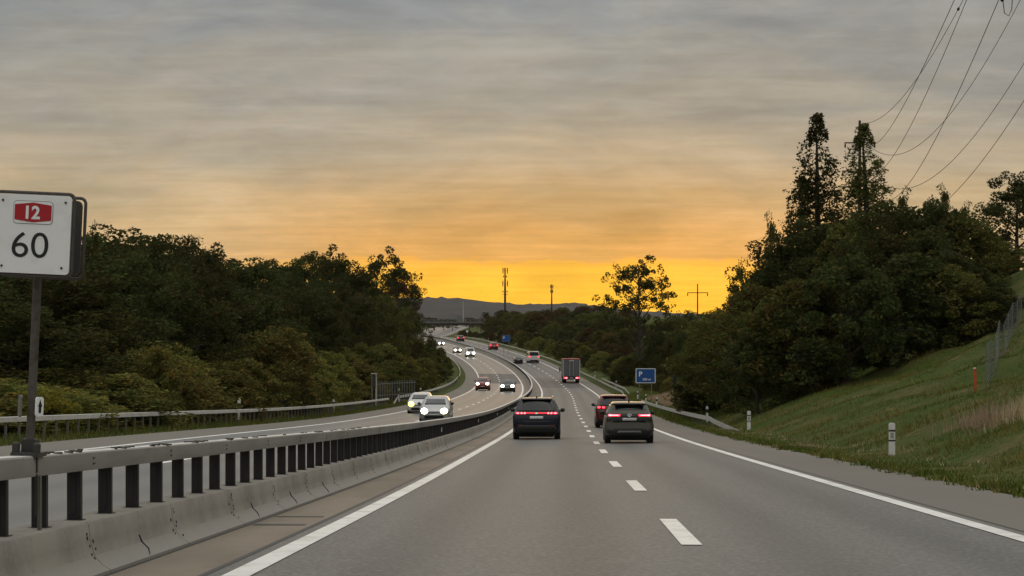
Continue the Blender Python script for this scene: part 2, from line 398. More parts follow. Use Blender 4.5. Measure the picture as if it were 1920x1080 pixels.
roadL = joined_road('road', [(S0, 318, M['asphalt_worn']), (318, 372, M['asphalt_dark']), (372, S1, M['asphalt_worn'])], -8.6, -1.1, 0)
for k_ in ('asphalt', 'asphalt_dark', 'asphalt_worn'): wheel_tracks(M[k_])
shR = tag(ribbon('shoulder', S0, S1, 8.72, 10.62, 0, M['shoulder']), kind='structure')
shL = tag(ribbon('shoulder', S0, S1, -10.72, -8.6, 0, M['shoulder']), kind='structure')
gut = tag(ribbon('gutter', S0, S1, -1.1, 1.1, 0, M['gutter'], n=2), kind='structure')
ribbon('tar_joint', S0, 400, 1.08, 1.14, DZ, M['tar'], roadR)
ribbon('tar_joint', S0, 300, .352, .385, DZ, M['tar'], gut)
ribbon('tar_joint', S0, 400, 8.76, 8.80, DZ, M['tar'], shR)
for par, o, w in ((roadR, 1.38, .11), (roadR, 8.5, .11), (roadL, -1.3, .11), (roadL, -8.4, .11)):
    ribbon('edge_line', S0, S1, o-w, o+w, DZ*2, M['paint'], par)
s = 18.86-12.32*2
while s < 640:
    if s > -10: ribbon('lane_dash', s, s+4.4, 5.02, 5.22, DZ*2, M['paint'], roadR)
    s += 12.32
s = 42.0
while s < 640:
    ribbon('lane_dash', s, s+4.4, -4.95, -4.75, DZ*2, M['paint'], roadL); s += 12.32
# tyre-dark stains and a seam patch near the barrier, as on the gutter in front
for s_, o_, l_ in ((23.6, .62, .2), (21.9, .62, .26)):
    ribbon('stain', s_, s_+l_, o_-.2, o_+.38, DZ, M['tar'], gut)

# ------------------------------------------------------------------ median barrier: concrete base, posts, box beam
bar = empty('median_barrier', rp(10, 0)); tag(bar, 'long concrete median barrier with dark posts and grey box beam on top', 'barrier')
BINV = bar.matrix_basis.inverted()
def under(o, root):            # parent while keeping the mesh where it is (its coordinates are world ones)
    o.parent = root; o.matrix_parent_inverse = root.matrix_basis.inverted(); return o
BP = [(-.36, -.02), (-.36, .03), (-.29, .075), (-.235, .14), (-.205, .24), (-.185, .385), (-.17, .40), (.17, .40), (.185, .385), (.205, .24), (.235, .14), (.29, .075), (.36, .03), (.36, -.02)]
def base_element(a, b, step=1.0):
    k = max(1, round((b-a)/step)); n = len(BP); V = []; F = []; mi = []
    for i in range(k+1):
        for o, z in BP: V.append(rp(a+(b-a)*i/k, o, z))
    for i in range(k):
        for j in range(n):
            F.append((i*n+j, (i+1)*n+j, (i+1)*n+(j+1) % n, i*n+(j+1) % n)); mi.append(1 if j in (0, 1, 2, 10, 11, 12) else 0)
    F.append(tuple(range(n))); F.append(tuple(k*n+j for j in range(n-1, -1, -1))); mi += [0, 0]
    o = mesh_np('base_element', V, F, M['concrete'], None, True); o.data.materials.append(M['concrete_toe'])
    o.data.polygons.foreach_set('material_index', mi); o.data.set_sharp_from_angle(angle=R(40))
    return under(o, bar)
EL = 3.2; JO = 15.35
e0 = JO-EL*7
for i in range(100):
    a = e0+i*EL; base_element(a+.008, a+EL-.008, 1.6)
base_element(e0+100*EL, 1000, 4)
for i in range(5, 22):        # bolt holes and the drainage groove of each element in front
    a = e0+i*EL; mb = MB()
    for k in range(9):
        z = .09+.032*k; o_ = float(np.interp(z, [.075, .14, .24, .385], [.29, .235, .205, .185]))
        if rnd.random() < .75: mb.disc(rp(a+rnd.choice((-.09, .1))+rnd.uniform(-.03, .03), o_, z), (1, 0, .2), rnd.uniform(.008, .017), .012, 7)
    if mb.V: under(tag(mb.build('bolt_holes', M['black']), kind='stuff'), bar)
    if rnd.random() < .5: continue
    g = MB(); c = a+1.45+rnd.uniform(-.3, .3)
    g.tube([rp(c, .215, .2), rp(c+.02, .24, .135), rp(c+.05, .292, .078), rp(c-.10, .335, .05), rp(c-.16, .35, .038)], [.010, .010, .008, .005, .002], 5)
    under(g.build('groove', M['black']), bar)
# posts: sigma section, one mesh shared by all
pm = MB(); pm.box((0, 0, .2), (.118, .02, .4)).box((-.059, .022, .2), (.012, .06, .4)).box((.059, .022, .2), (.012, .06, .4)).box((0, .01, .004), (.17, .15, .012)).box((0, -.012, .22), (.03, .008, .34))
pmesh = pm.build('post', M['post_dark']); pme = pmesh.data; bpy.data.objects.remove(pmesh)
PS = 1.04; s = JO-.75-PS*6; cnt = 0; far = MB()
while s < 720:
    p = rp(s, 0, .395)
    if cnt < 300:
        o = inst('post', pme, None, p, heading(s), (.85, 1, 1)); under(o, bar)
    else: far.box((p[0], p[1], p[2]+.2), (.06, .1, .4))
    cnt += 1; s += PS
under(tag(far.build('post', M['post_dark']), kind='stuff'), bar)
RT = .945
RPF = [(-.085, RT-.15), (-.09, RT-.14), (-.09, RT-.012), (-.08, RT), (.08, RT), (.09, RT-.012), (.09, RT-.14), (.085, RT-.15)]
a = 6.0-20
joints = [14.2+12.48*k for k in range(-2, 60)]
for a, b in zip(joints[:-1], joints[1:]):
    o = extrude('rail', a+.006, b-.006, [(x, z) for x, z in RPF[::-1]], M['rail'], None, True, 1.56)
    o.data.materials.append(M['railtop_lit'])
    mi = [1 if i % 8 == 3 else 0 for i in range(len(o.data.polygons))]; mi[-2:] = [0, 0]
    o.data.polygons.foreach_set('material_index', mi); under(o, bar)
# leaves and dirt lying on the beam, a clamp strap and the joint column beside the sign
for k in range(60):
    s_ = 14.6+rnd.random()**1.6*26; mb = MB(); p = rp(s_, rnd.uniform(-.07, .075), RT+.006)
    mb.box(p, (rnd.uniform(.02, .06), rnd.uniform(.02, .09), .012), Matrix.Rotation(rnd.random()*3, 3, 'Z'))
    under(mb.build('dirt', M['wood']), bar)
jc = MB(); jp = rp(14.2, 0)
jc.box(rp(14.2, .0, RT-.055), (.196, .035, .135)).box(rp(14.2, .09, .66), (.02, .014, .3))
under(jc.build('joint_strap', M['darksteel']), bar)
jc = MB(); jc.box(rp(14.3, .085, .6), (.022, .05, .40)); under(jc.build('joint_column', M['guardpost']), bar)
for s_ in np.arange(15.9, 60, 3.12):        # bolts where the beam is spliced
    mb = MB()
    for dz_ in (.1, .055): mb.disc(rp(s_, .091, RT-dz_), (1, 0, 0), .011, .012, 6); mb.box(rp(s_+.05, .0905, RT-dz_), (.004, .07, .008))
    under(mb.build('splice_bolt', M['darksteel']), bar)
rf = MB()
for s_ in (62, 88, 113, 139, 165):
    rf = MB(); rf.box(rp(s_, .1, .62), (.02, .12, .13)); under(rf.build('reflector', M['white']), bar)

# ------------------------------------------------------------------ kilometre sign on the median
def text_mesh(body, size, depth, bold=0.0, sx=1.0):
    cu = bpy.data.curves.new('t', 'FONT'); cu.body = body; cu.size = size; cu.extrude = depth; cu.offset = bold
    cu.align_x = 'CENTER'; cu.align_y = 'CENTER'; cu.space_character = 1.0
    o = bpy.data.objects.new('t', cu); col.objects.link(o); dg = bpy.context.evaluated_depsgraph_get()
    me = bpy.data.meshes.new_from_object(o.evaluated_get(dg)); bpy.data.objects.remove(o)
    # lay it in the xz plane facing -y
    for v in me.vertices: x, y, z = v.co; v.co = (x*sx, -z, y)
    zs = [v.co.z for v in me.vertices]; xs = [v.co.x for v in me.vertices]; cz = (min(zs)+max(zs))/2; cx_ = (min(xs)+max(xs))/2
    for v in me.vertices: v.co.z -= cz; v.co.x -= cx_
    return me
def text(name, body, h, depth, m, parent, loc, bold=0.0, w=None):
    me = text_mesh(body, 1.0, .01, bold); zs = [v.co.z for v in me.vertices]; xs = [v.co.x for v in me.vertices]
    kz = h/(max(zs)-min(zs)); kx = (w/(max(xs)-min(xs))) if w else kz
    for v in me.vertices: v.co = (v.co.x*kx, v.co.y/.01*depth, v.co.z*kz)
    me.materials.clear(); me.materials.append(m)
    return inst(name, me, parent, loc)
def rrect(w, h, r, n=5):
    P = []
    for cx_, cz, a0 in ((w/2-r, -h/2+r, -90), (w/2-r, h/2-r, 0), (-w/2+r, h/2-r, 90), (-w/2+r, -h/2+r, 180)):
        for k in range(n+1): a_ = R(a0+90*k/n); P.append((cx_+r*math.cos(a_), cz+r*math.sin(a_)))
    return P
def slab(mb, poly, y0, y1, c=(0, 0, 0)):      # polygon in xz (counter-clockwise seen from -y), from y0 (front) to y1
    n = len(poly); V = [(x+c[0], y0+c[1], z+c[2]) for x, z in poly]+[(x+c[0], y1+c[1], z+c[2]) for x, z in poly]
    F = [tuple(range(n)), tuple(range(2*n-1, n-1, -1))]+[(i, i+n, (i+1) % n+n, (i+1) % n) for i in range(n)]
    return mb.add(V, F)
M['signwhite'] = mat('sign_sheeting_white', (.86, .87, .88), .5, noise=(9, (.76, .76, .76), .5, .8), objcoord=True)
M['signred'] = mat('sign_red', (.42, .008, .016), .45, noise=(7, (.33, .008, .012), .5, .8), objcoord=True)
M['signblack'] = mat('sign_black', (.008, .008, .009), .5)
M['signframe'] = mat('sign_frame', (.09, .078, .07), .6, .3, noise=(20, (.05, .042, .036), .5, .7), objcoord=True)
M['signblue'] = mat('sign_blue', (.008, .075, .28), .45, noise=(3, (.01, .09, .33), .45, .7), objcoord=True)
ks = empty('kilometre_sign', rp(14.25, .02, RT)); tag(ks, 'white kilometre sign 12 over 60 on a leaning post on the median barrier', 'road sign')
ks.rotation_euler = (0, R(2.6), 0)
ZC = 1.60                                      # centre of the boards above the beam
BW, BH, DPT = .535, .565, .38
mb = MB(); mb.tube([(0, .02, -.02), (0, .02, .45), (0, .02, ZC+.2)], .032, 12); mb.build('post', mat('sign_post', (.10, .09, .078), .7, .2, noise=(12, (.05, .04, .03), .45, .7), objcoord=True), ks, True, 50)
mb = MB(); mb.box((0, 0, .012), (.2, .26, .03)).box((-.075, -.08, .05), (.05, .05, .1), None, .01).box((.075, -.08, .05), (.05, .05, .1), None, .01).box((0, .02, .06), (.1, .1, .12))
mb.build('bracket', M['darksteel'], ks)
XO = .0
fb = MB(); slab(fb, rrect(BW, BH, .028), -.012, .012, (XO, -.16, ZC)); board = fb.build('board', M['signwhite'], ks)
def frame_tube(name, y, r, par, w, h):
    P = [(x+XO, y, z+ZC) for x, z in rrect(w, h, .04, 6)]; P.append(P[0]); q = MB(); q.tube(P, r, 8, False); return q.build(name, M['signframe'], par, True, 60)
frame_tube('frame', -.15, .012, ks, BW+.03, BH+.03); frame_tube('frame', -.16+DPT, .012, ks, BW+.03, BH+.03)
fb = MB(); slab(fb, rrect(BW*.98, BH*.98, .04), -.01, .01, (XO, -.17+DPT, ZC)); fb.build('back_board', M['darksteel'], ks)
fb = MB(); fb.box((XO+BW/2-.005, -.10, ZC-.01), (.012, .085, BH*.93)); fb.build('side_strip', M['guardpost'], ks)
for z_ in (ZC-.2, ZC+.2):
    q = MB(); q.box((XO, .06, z_), (.05, DPT-.06, .03)); q.build('spacer', M['signframe'], ks)
XT = -.005; yf = -.16-.012
q = MB(); slab(q, rrect(.285, .165, .028), -.0015, .0, (XT, yf-.0005, ZC+.155)); q.build('shield_outline', M['signblack'], board)
q = MB(); slab(q, rrect(.279, .159, .026), -.0015, .0, (XT, yf-.003, ZC+.155)); q.build('shield_white', M['signwhite'], board)
q = MB(); slab(q, [(0, -.071), (.132, -.054), (.132, .054), (0, .071), (-.132, .054), (-.132, -.054)], -.0015, 0, (XT, yf-.0055, ZC+.155)); q.build('shield_red', M['signred'], board)
text('numeral', '12', .096, .0008, M['signwhite'], board, (XT, yf-.0085, ZC+.155), .03, .102)
text('numeral', '60', .182, .0008, M['signblack'], board, (XT-.012, yf-.0015, ZC-.078), -.002, .262)
for x_, z_ in ((.225, .235), (-.225, .235), (.215, -.235), (-.215, -.235)):
    q = MB(); q.disc((XO+x_, yf-.002, ZC+z_), (0, 1, 0), .009, .006, 8); q.build('bolt', M['darksteel'], board)
q = MB(); slab(q, rrect(.075, .14, .02), -.006, .006, (.0, 0, 0)); pl = q.build('small_plate', M['signwhite'], ks); pl.location = (.068, -.03, .36); pl.rotation_euler = (0, 0, R(60))
q = MB(); slab(q, [(-.012, -.045), (.012, -.045), (.012, .0), (.022, .0), (.0, .05), (-.022, .0), (-.012, .0)], -.008, -.0065); q.build('arrow', M['signblack'], pl)
q = MB(); slab(q, rrect(.075, .16, .02), -.006, .006, (.0, 0, 0)); pl = q.build('small_plate', M['steel'], ks); pl.location = (-.072, -.03, .36); pl.rotation_euler = (0, 0, R(-62))

# ------------------------------------------------------------------ guard rails
WB = [(-.02, .03), (-.02, .07), (.03, .09), (.03, .12), (-.015, .15), (.03, .18), (.03, .21), (-.02, .23), (-.02, .27), (-.04, .27), (-.04, .03)]
BX = [(-.06, 0), (-.06, .14), (-.05, .15), (.05, .15), (.06, .14), (.06, 0)]
def guardrail(label, s0, s1, offf, hf, prof, sp, side, seg=8.0, pw=.09, step=2.0):
    root = empty('guardrail', rp(s0, offf(s0))); tag(root, label, 'guardrail')
    def Z(s): return hf(s)
    k = max(1, round((s1-s0)/seg))
    for i in range(k):
        a, b = s0+(s1-s0)*i/k, s0+(s1-s0)*(i+1)/k; kk = max(1, round((b-a)/step)); n = len(prof); V = []; F = []
        for j in range(kk+1):
            s = a+.004+(b-a-.008)*j/kk
            for o, z in prof: V.append(rp(s, offf(s)+o*side, Z(s)+z))
        for j in range(kk):
            for q in range(n):
                f = (j*n+q, j*n+(q+1) % n, (j+1)*n+(q+1) % n, (j+1)*n+q); F.append(f if side < 0 else f[::-1])
        F.append(tuple(range(n-1, -1, -1))); F.append(tuple(kk*n+j for j in range(n)))
        under(mesh_np('beam', V, F, M['guard']), root)
    s = s0+.6
    while s < s1:
        h = Z(s)+.02
        if h > .15:
            p = rp(s, offf(s)+(.0 if prof is BX else .06*side), 0); mb = MB(); mb.box((p[0], p[1], p[2]+h/2-.1), (.06, pw, h+.2)); under(mb.build('post', M['guardpost']), root)
        s += sp
    return root
const = lambda v: (lambda s: v)
guardrail('grey box beam guardrail beside the far carriageway, behind the kilometre sign', 44, 179, lambda s: -12.0, const(.52), BX, 1.4, -1, 9)
guardrail('short flared guardrail beyond the gap, left of the oncoming cars', 183, 330, lambda s: -11.9-max(0, 190-s)*.0, lambda s: min(.5, max(-.1, (s-183)*.13-.1)), WB, 2.6, -1, 9)
guardrail('far guardrail along the left bend before the bridge', 334, 560, lambda s: -11.7, const(.5), WB, 4, -1, 12, step=4)
guardrail('low steel guardrail beside the grass bank, its end sloping into the ground', 93.5, 196, lambda s: 11.75+max(0, 104-s)*.05, lambda s: min(.30, max(-.22, (s-94)*.045-.22)), WB, 2.6, 1, 8)
guardrail('steel guardrail on the right verge beside the lorry', 236, 470, lambda s: 11.5, lambda s: min(.40, max(-.2, (s-236)*.05-.2)), WB, 4, 1, 10, step=4)
guardrail('second steel rail standing behind the guardrail near the lorry', 250, 330, lambda s: 12.3+(max(0, 262-s)*.02), lambda s: min(.62, max(0, (s-250)*.06)), WB, 4, 1, 10, step=4)
guardrail('far steel guardrail on the right verge towards the bridge', 474, 700, lambda s: 11.5, const(.5), WB, 5, 1, 16, step=4)

# ------------------------------------------------------------------ delineator posts
def delineator(s, off, h, label, dark=True, z=None):
    p = rp(s, off); zz_ = gz(s, off) if z is None else z
    r = empty('delineator_post', (p[0], p[1], zz_-.02), heading(s)); tag(r, label, 'delineator', 'white delineator posts along the motorway')
    q = MB(); w = .06*h/.9+.02
    P = [(-w, 0), (w, 0), (w, h*.97), (w*.4, h), (-w*.7, h*.985), (-w, h*.95)]
    slab(q, P, -.04, .05); q.build('body', M['white'], r)
    if dark:
        q = MB(); q.box((0, .005, h*.76), (2*w+.012, .1, h*.05)); q.build('band', M['black'], r)
        q = MB(); q.box((0, .005, h*.46), (2*w+.012, .1, h*.045)); q.build('band', M['black'], r)
        q = MB(); q.box((0.0, -.044, h*.62), (w*1.1, .012, h*.16)); q.build('reflector', M['lens'], r)
    return r
def delineator_far(s, off, h, label):
    p = rp(s, off); r = empty('delineator_post', (p[0], p[1], gz(s, off)-.02), heading(s)); tag(r, label, 'delineator', 'white delineator posts along the motorway')
    q = MB(); slab(q, [(-.07, 0), (.07, 0), (.07, h*.95), (0, h), (-.07, h*.95)], -.04, .05); q.build('body', M['white'], r)
    q = MB(); q.box((0, .005, h*.7), (.155, .1, h*.22)); q.build('band', M['black'], r)
delineator(51.5, 12.5, .86, 'white delineator post in the grass nearest the camera on the right')
delineator(94, 12.75, .92, 'white delineator post at the sloping end of the right guardrail')
for s_, l_ in ((119, 'first delineator post behind the right guardrail past the grey cabinet'), (153, 'small delineator post behind the right guardrail near the dry slope'), (182, 'small delineator post above the crossover roof behind the right guardrail'), (206, 'small delineator post above the roof of the red car'), (228, 'small delineator post below the first blue parking sign')):
    delineator_far(s_, 12.6, 1.0, l_)
for s_, l_ in ((290, 'small delineator post behind the rail right of the lorry'), (352, 'small far delineator post on the right verge beyond the lorry'), (430, 'tiny delineator post on the right verge below the far blue sign'), (585, 'tiny white delineator post on the right verge before the bridge')):
    delineator_far(s_, 12.5, 1.3, l_)
delineator_far(98, -12.35, 1.28, 'white delineator post with black band behind the left guardrail')
delineator_far(139, -12.35, 1.05, 'small delineator post behind the left guardrail further along')
delineator_far(196, -12.45, 1.5, 'delineator post with black band just above the white oncoming car')
delineator_far(222, -12.2, 1.2, 'thin white delineator post behind the flared left guardrail')

def offat(X, Y):
    j = int(np.clip(Y-S0, 0, len(ST)-1)); return (X-TX[j])/TCS[j]
# ------------------------------------------------------------------ signs and roadside things
def at(x, y_, Y):                       # the place seen at pixel (x, y_) of the 1920-wide frame, Y metres ahead
    return Vector(((x-960)/FPX*Y, Y, CAMH-(y_-HY)/FPX*Y))
def blue_sign(s, off, x, yc, Y, w, h, label, small=False):
    c = at(x, yc, Y); g = gz(Y, off); r = empty('parking_sign', (c.x, c.y, g)); tag(r, label, 'road sign'); zc_ = c.z-g
    q = MB(); slab(q, rrect(w, h, .08), -.02, .0, (0, 0, zc_)); b = q.build('board', M['signwhite'] if not small else M['steel'], r)
    q = MB(); slab(q, rrect(w*.93, h*.91, .05), -.025, -.021, (0, 0, zc_)); b2 = q.build('blue_face', M['signblue'], b)
    text('letter', 'P', h*.34, .002, M['signwhite'], b2, (-w*.25, -.029, zc_+h*.12), .02)
    if not small: text('lettering', '300 m', h*.16, .002, M['signwhite'], b2, (w*.05, -.029, zc_-h*.24), .012)
    for x_ in (-w*.3, w*.3):
        q = MB(); q.tube([(x_, .06, -.3), (x_, .06, zc_+h*.4)], .05, 8); q.build('post', M['steel'], r, True, 50)
    return r
blue_sign(0, 13.6, 1210.5, 704.5, 196, 1.98, 1.47, 'blue parking sign P 300 m on posts, left of the dry slope')
blue_sign(0, 13.5, 949, 634.5, 470, 2.0, 1.55, 'small far blue parking sign above the truck on the right verge', True)
p = at(1265, 767, 150); r = empty('sign_back', (p.x, p.y, gz(150, 13.2)-.1)); tag(r, 'dark narrow sign seen edge-on behind the right guardrail', 'road sign')
q = MB(); q.tube([(0, 0, -.2), (0, 0, 2.6)], .05, 8); q.build('post', M['darksteel'], r, True, 50)
q = MB(); slab(q, rrect(.26, 1.25, .05), -.12, .12, (0, 0, 2.25)); q.build('box', M['black'], r)
p = at(1282, 760, 140); r = empty('grey_cabinet', (p.x, p.y, gz(140, 13.4)-.05)); tag(r, 'grey roadside cabinet in the grass behind the right guardrail', 'cabinet')
q = MB(); q.box((0, 0, .55), (.52, .35, 1.1), None, .03); q.build('housing', M['guardpost'], r)
q = MB(); q.box((0, -.005, 1.12), (.58, .42, .05), None, .015); q.build('lid', M['steel'], r)
q = MB(); q.box((0, -.185, .55), (.44, .02, .9)); d_ = q.build('door', M['guard'], r); q = MB(); q.box((.16, -.2, .55), (.03, .03, .12)); q.build('handle', M['darksteel'], d_)
p = at(1829, 737, 65); r = empty('marker_post', (p.x, p.y, gz(65, offat(p.x, 65))-.05)); tag(r, 'orange marker post beside the wire fence on the bank', 'post')
q = MB(); q.tube([(0, 0, 0), (-.01, 0, .5), (-.03, 0, .85)], .05, 8); q.build('shaft', mat('orange_plastic', (.55, .09, .02), .6, noise=(10, (.35, .06, .02), .5, .7)), r, True, 50)
q = MB(); q.tube([(-.03, 0, .84), (-.03, 0, .89)], [.045, .03], 8); q.build('cap', M['white'], r)
# emergency-phone column and paling fence behind the left guardrail
p = at(701, 760, 172); r = empty('call_column', (p.x, p.y, p.z-.5)); tag(r, 'grey column with a boxed head beside the paling fence at the left wood', 'column')
q = MB(); q.box((-.16, 0, 1.6), (.1, .1, 3.3)); q.build('upright', M['steel'], r); q = MB(); q.box((.2, 0, 1.6), (.1, .1, 3.3)); q.build('upright', M['guard'], r)
q = MB(); q.box((.02, 0, 2.6), (.3, .16, 1.0)); q.build('box', M['darksteel'], r); q = MB(); q.box((.02, 0, 3.28), (.55, .25, .08)); q.build('cap', M['guard'], r)
r = empty('paling_fence', at(712, 745, 182)); tag(r, 'grey paling fence in front of the wood behind the left guardrail', 'fence')
for k in range(16):
    pp = at(708+k*4.6, 748-k*.35, 180+k*.7); q = MB(); q.box((pp.x, pp.y, pp.z+.75), (.07, .05, 1.7)); under(q.build('pale', M['steel']), r)
for dz_ in (.3, 1.35):
    a_, b_ = at(706, 748, 180.2), at(780, 742.5, 191.2); q = MB(); q.tube([a_+Vector((0, .05, dz_)), b_+Vector((0, .05, dz_))], .03, 5); under(q.build('fence_rail', M['steel']), r)
# small round sign and pole by the bridge
p = at(876, 631, 640); r = empty('round_sign', (p.x, p.y, p.z-.5)); tag(r, 'tiny round white sign on the verge just before the bridge', 'road sign')
q = MB(); q.tube([(0, 0, 0), (0, 0, 2.0)], .06, 6); q.build('post', M['steel'], r); q = MB(); q.disc((0, -.08, 2.2), (0, 1, 0), .42, .04, 16); q.build('disc', M['white'], r)

# wire fence on the bank, right
r = empty('wire_fence', at(1850, 740, 74)); tag(r, 'wire mesh fence with thin posts climbing the bank on the right', 'fence')
FP = []
for k in range(9):
    t = k/8; x = 1848+t*67; Y = 66+t*35; p = at(x, 700, Y); p.z = gz(Y, offat(p.x, Y)); FP.append(p)
M['fencewire'] = mat('fence_wire', (.16, .165, .17), .6, .3)
for k, p in enumerate(FP):
    q = MB(); q.tube([p-Vector((0, 0, .4)), p+Vector((.02, 0, 1.5))], .022, 6); under(q.build('fence_post', M['steel']), r)
for j in range(9):
    q = MB(); q.tube([p+Vector((0, 0, .1+j*.165)) for p in FP], .005, 4); under(q.build('line_wire', M['fencewire']), r)
q = MB()
for k in range(8):
    for t in np.arange(0, 1, .14):
        p = FP[k].lerp(FP[k+1], float(t)); q.tube([p+Vector((0, 0, .05)), p+Vector((0, 0, 1.42))], .004, 3, False)
under(tag(q.build('mesh_wire', M['fencewire']), kind='stuff'), r)

# ------------------------------------------------------------------ bridge
BY = 830.0
M['bridge'] = mat('bridge_concrete', (.16, .155, .145), .85, noise=(.8, (.14, .13, .12), .45, .7))
r = empty('overpass_bridge', at(858, 628, BY)); tag(r, 'thin concrete overpass bridge crossing the motorway in the distance', 'bridge')
x0, x1 = at(760, 600, BY).x, at(917, 600, BY).x; zt, zb = at(0, 603.5, BY).z, at(0, 609, BY).z
q = MB(); q.box(((x0+x1)/2, BY+4, (zt+zb)/2-.15), (x1-x0, 8.4, zt-zb-.3)); under(q.build('deck', M['darksteel']), r)
q = MB(); q.box(((x0+x1)/2, BY-.35, zt-.28), (x1-x0+.3, .5, .6)); under(q.build('fascia', M['bridge']), r)
q = MB(); q.box(((x0+x1)/2, BY+8.4, zt-.28), (x1-x0+.3, .5, .6)); under(q.build('fascia', M['bridge']), r)
for yy in (BY-.3, BY+8.35):
    for j in (.45, .95): q = MB(); q.box(((x0+x1)/2, yy, zt+j), (x1-x0, .06, .07)); under(q.build('hand_rail', M['steel']), r)
    for k in range(19): q = MB(); q.box((x0+(x1-x0)*k/18, yy, zt+.5), (.08, .08, 1.0)); under(q.build('baluster', M['steel']), r)
q = MB(); q.box((x1-.2, BY+4, zb-2.6), (1.6, 8.6, 5.2)); under(q.build('abutment', M['bridge']), r)
q = MB(); q.box((x0+.2, BY+4, zb-3.2), (1.6, 8.6, 6.4)); under(q.build('abutment', M['bridge']), r)
q = MB(); q.box((at(902, 0, BY).x, BY+4, zb-3), (.7, 6, 6)); under(q.build('pier', M['bridge']), r)
p = at(861, 603, BY-.6); r = empty('bridge_sign', p); tag(r, 'small pale square sign fixed to the railing of the overpass', 'road sign')
q = MB(); q.box((0, 0, 1.25), (1.9, .06, 1.9)); q.build('board', M['steel'], r); q = MB(); q.box((0, .08, .7), (.1, .1, 1.6)); q.build('bracket', M['darksteel'], r)
p = at(868.5, 603, BY+2); r = empty('lamp_post', p); tag(r, 'thin pale lamp post standing on the overpass', 'lamp post')
q = MB(); q.tube([(0, 0, 0), (0, 0, 4.5), (0, 0, 8.6)], [.14, .12, .09], 6); q.build('pole', M['guard'], r)
q = MB(); q.box((0, -.3, 8.65), (.2, .7, .12)); q.build('lamp_head', M['guard'], r)

# ------------------------------------------------------------------ radio masts
def mast(x, ytop, ybase, Y, rad, panels, label):
    t, b = at(x, ytop, Y), at(x, ybase, Y); zb_ = min(b.z, gz(min(Y, 1390), max(13.0, b.x-TX[min(int(Y-S0), len(TX)-1)]))); H = t.z-zb_
    r = empty('radio_mast', (b.x, Y, zb_)); tag(r, label, 'radio mast')
    q = MB(); q.tube([(0, 0, 0), (0, 0, H*.6), (0, 0, H)], [rad, rad*.8, rad*.45], 8); q.build('shaft', M['darksteel'], r, True, 50)
    for ya, yb_, w, n in panels:
        z0, z1 = at(0, yb_, Y).z-zb_, at(0, ya, Y).z-zb_
        for k in range(n):
            a_ = 2*math.pi*(k+.2)/n; q = MB(); q.box((w*math.cos(a_), w*math.sin(a_), (z0+z1)/2), (.55 if w > 1 else .35, .4, z1-z0)); q.box((w*.5*math.cos(a_), w*.5*math.sin(a_), (z0+z1)/2), (max(.12, abs(w*math.cos(a_))), max(.12, abs(w*math.sin(a_))), .14))
            q.build('antenna', M['darksteel'], r)
    return r
mast(947, 502, 590, 1150, .75, [(502, 513, 1.5, 3), (517, 520, 1.2, 2), (526, 537, 1.6, 3), (545, 548, 1.6, 2), (551, 552.5, 1.3, 4)], 'tall radio mast with antenna panels on the horizon, left of the two')
mast(1034.5, 533, 612, 900, .4, [(534, 541, .6, 3), (543, 549, .6, 2)], 'slimmer radio mast on the horizon, right of the two')

# ------------------------------------------------------------------ power line
def ppole(x, ytop, Y, off, arms, rad, label, name='power_pole'):
    t = at(x, ytop, Y); g = gz(Y, off)-.6; r = empty(name, (t.x, Y, g)); tag(r, label, 'power pole'); H = t.z-g
    q = MB(); q.tube([(0, 0, 0), (0, 0, H*.5), (0, 0, H)], [rad*1.3, rad, rad*.6], 8); q.build('pole', M['wood'], r, True, 50)
    for ya, hw in arms:
        z = at(0, ya, Y).z-g; q = MB(); q.box((0, -.1, z), (2*hw, .1, .12)); c = q.build('crossarm', M['darksteel'], r)
        for sx in (-1, 1): q = MB(); q.tube([(sx*hw*.95, -.1, z-.08), (sx*hw*.95, -.1, z-.3), (sx*hw*.95, -.1, z-.5)], [.05, .1, .04], 6); q.build('insulator', M['darksteel'], c)
    return r
ppole(1612, 226, 190, 32.5, [(268, 1.5), (321, 1.75), (369, 1.5)], .2, 'tall power pole with three crossarms rising among the trees on the bank')
ppole(1308, 532, 300, 25, [(549, 1.6)], .13, 'distant power pole with one crossarm above the bushes, right of the lone tree')
r = empty('power_pole', (13.86, 52, gz(52, 16)-.6)); tag(r, 'dark power pole just outside the right edge, its arm tip showing at the top', 'power pole'); g = r.location.z
q = MB(); q.tube([(0, 0, 0), (0, 0, 14), (0, 0, 29.5-g)], [.15, .14, .1], 10); q.build('pole', M['wood'], r, True, 50)
for xa, xb, z in ((-.95, 3.8, 14.45), (-.5, 4, 10.72), (-1.9, .4, 11.55), (0, 7.5, 23.2), (0, 7.6, 28.7), (-.3, 3.4, 22.1)):
    q = MB(); q.box(((xa+xb)/2, 0, z-g), (xb-xa, .14, .16)); q.build('crossarm', M['darksteel'], r)
q = MB(); q.tube([(-.86, 0, 10.85-g), (-.9, 0, 10.62-g), (-.86, 0, 10.5-g)], [.05, .08, .03], 8); q.build('insulator', M['black'], r)
q = MB(); q.tube([(-.86, 0, 10.6-g), (-.82, -.02, 10.2-g), (-.7, 0, 10.12-g), (-.62, 0, 10.3-g), (-.6, 0, 10.65-g)], .012, 5); q.build('jumper_wire', M['wire'], r)
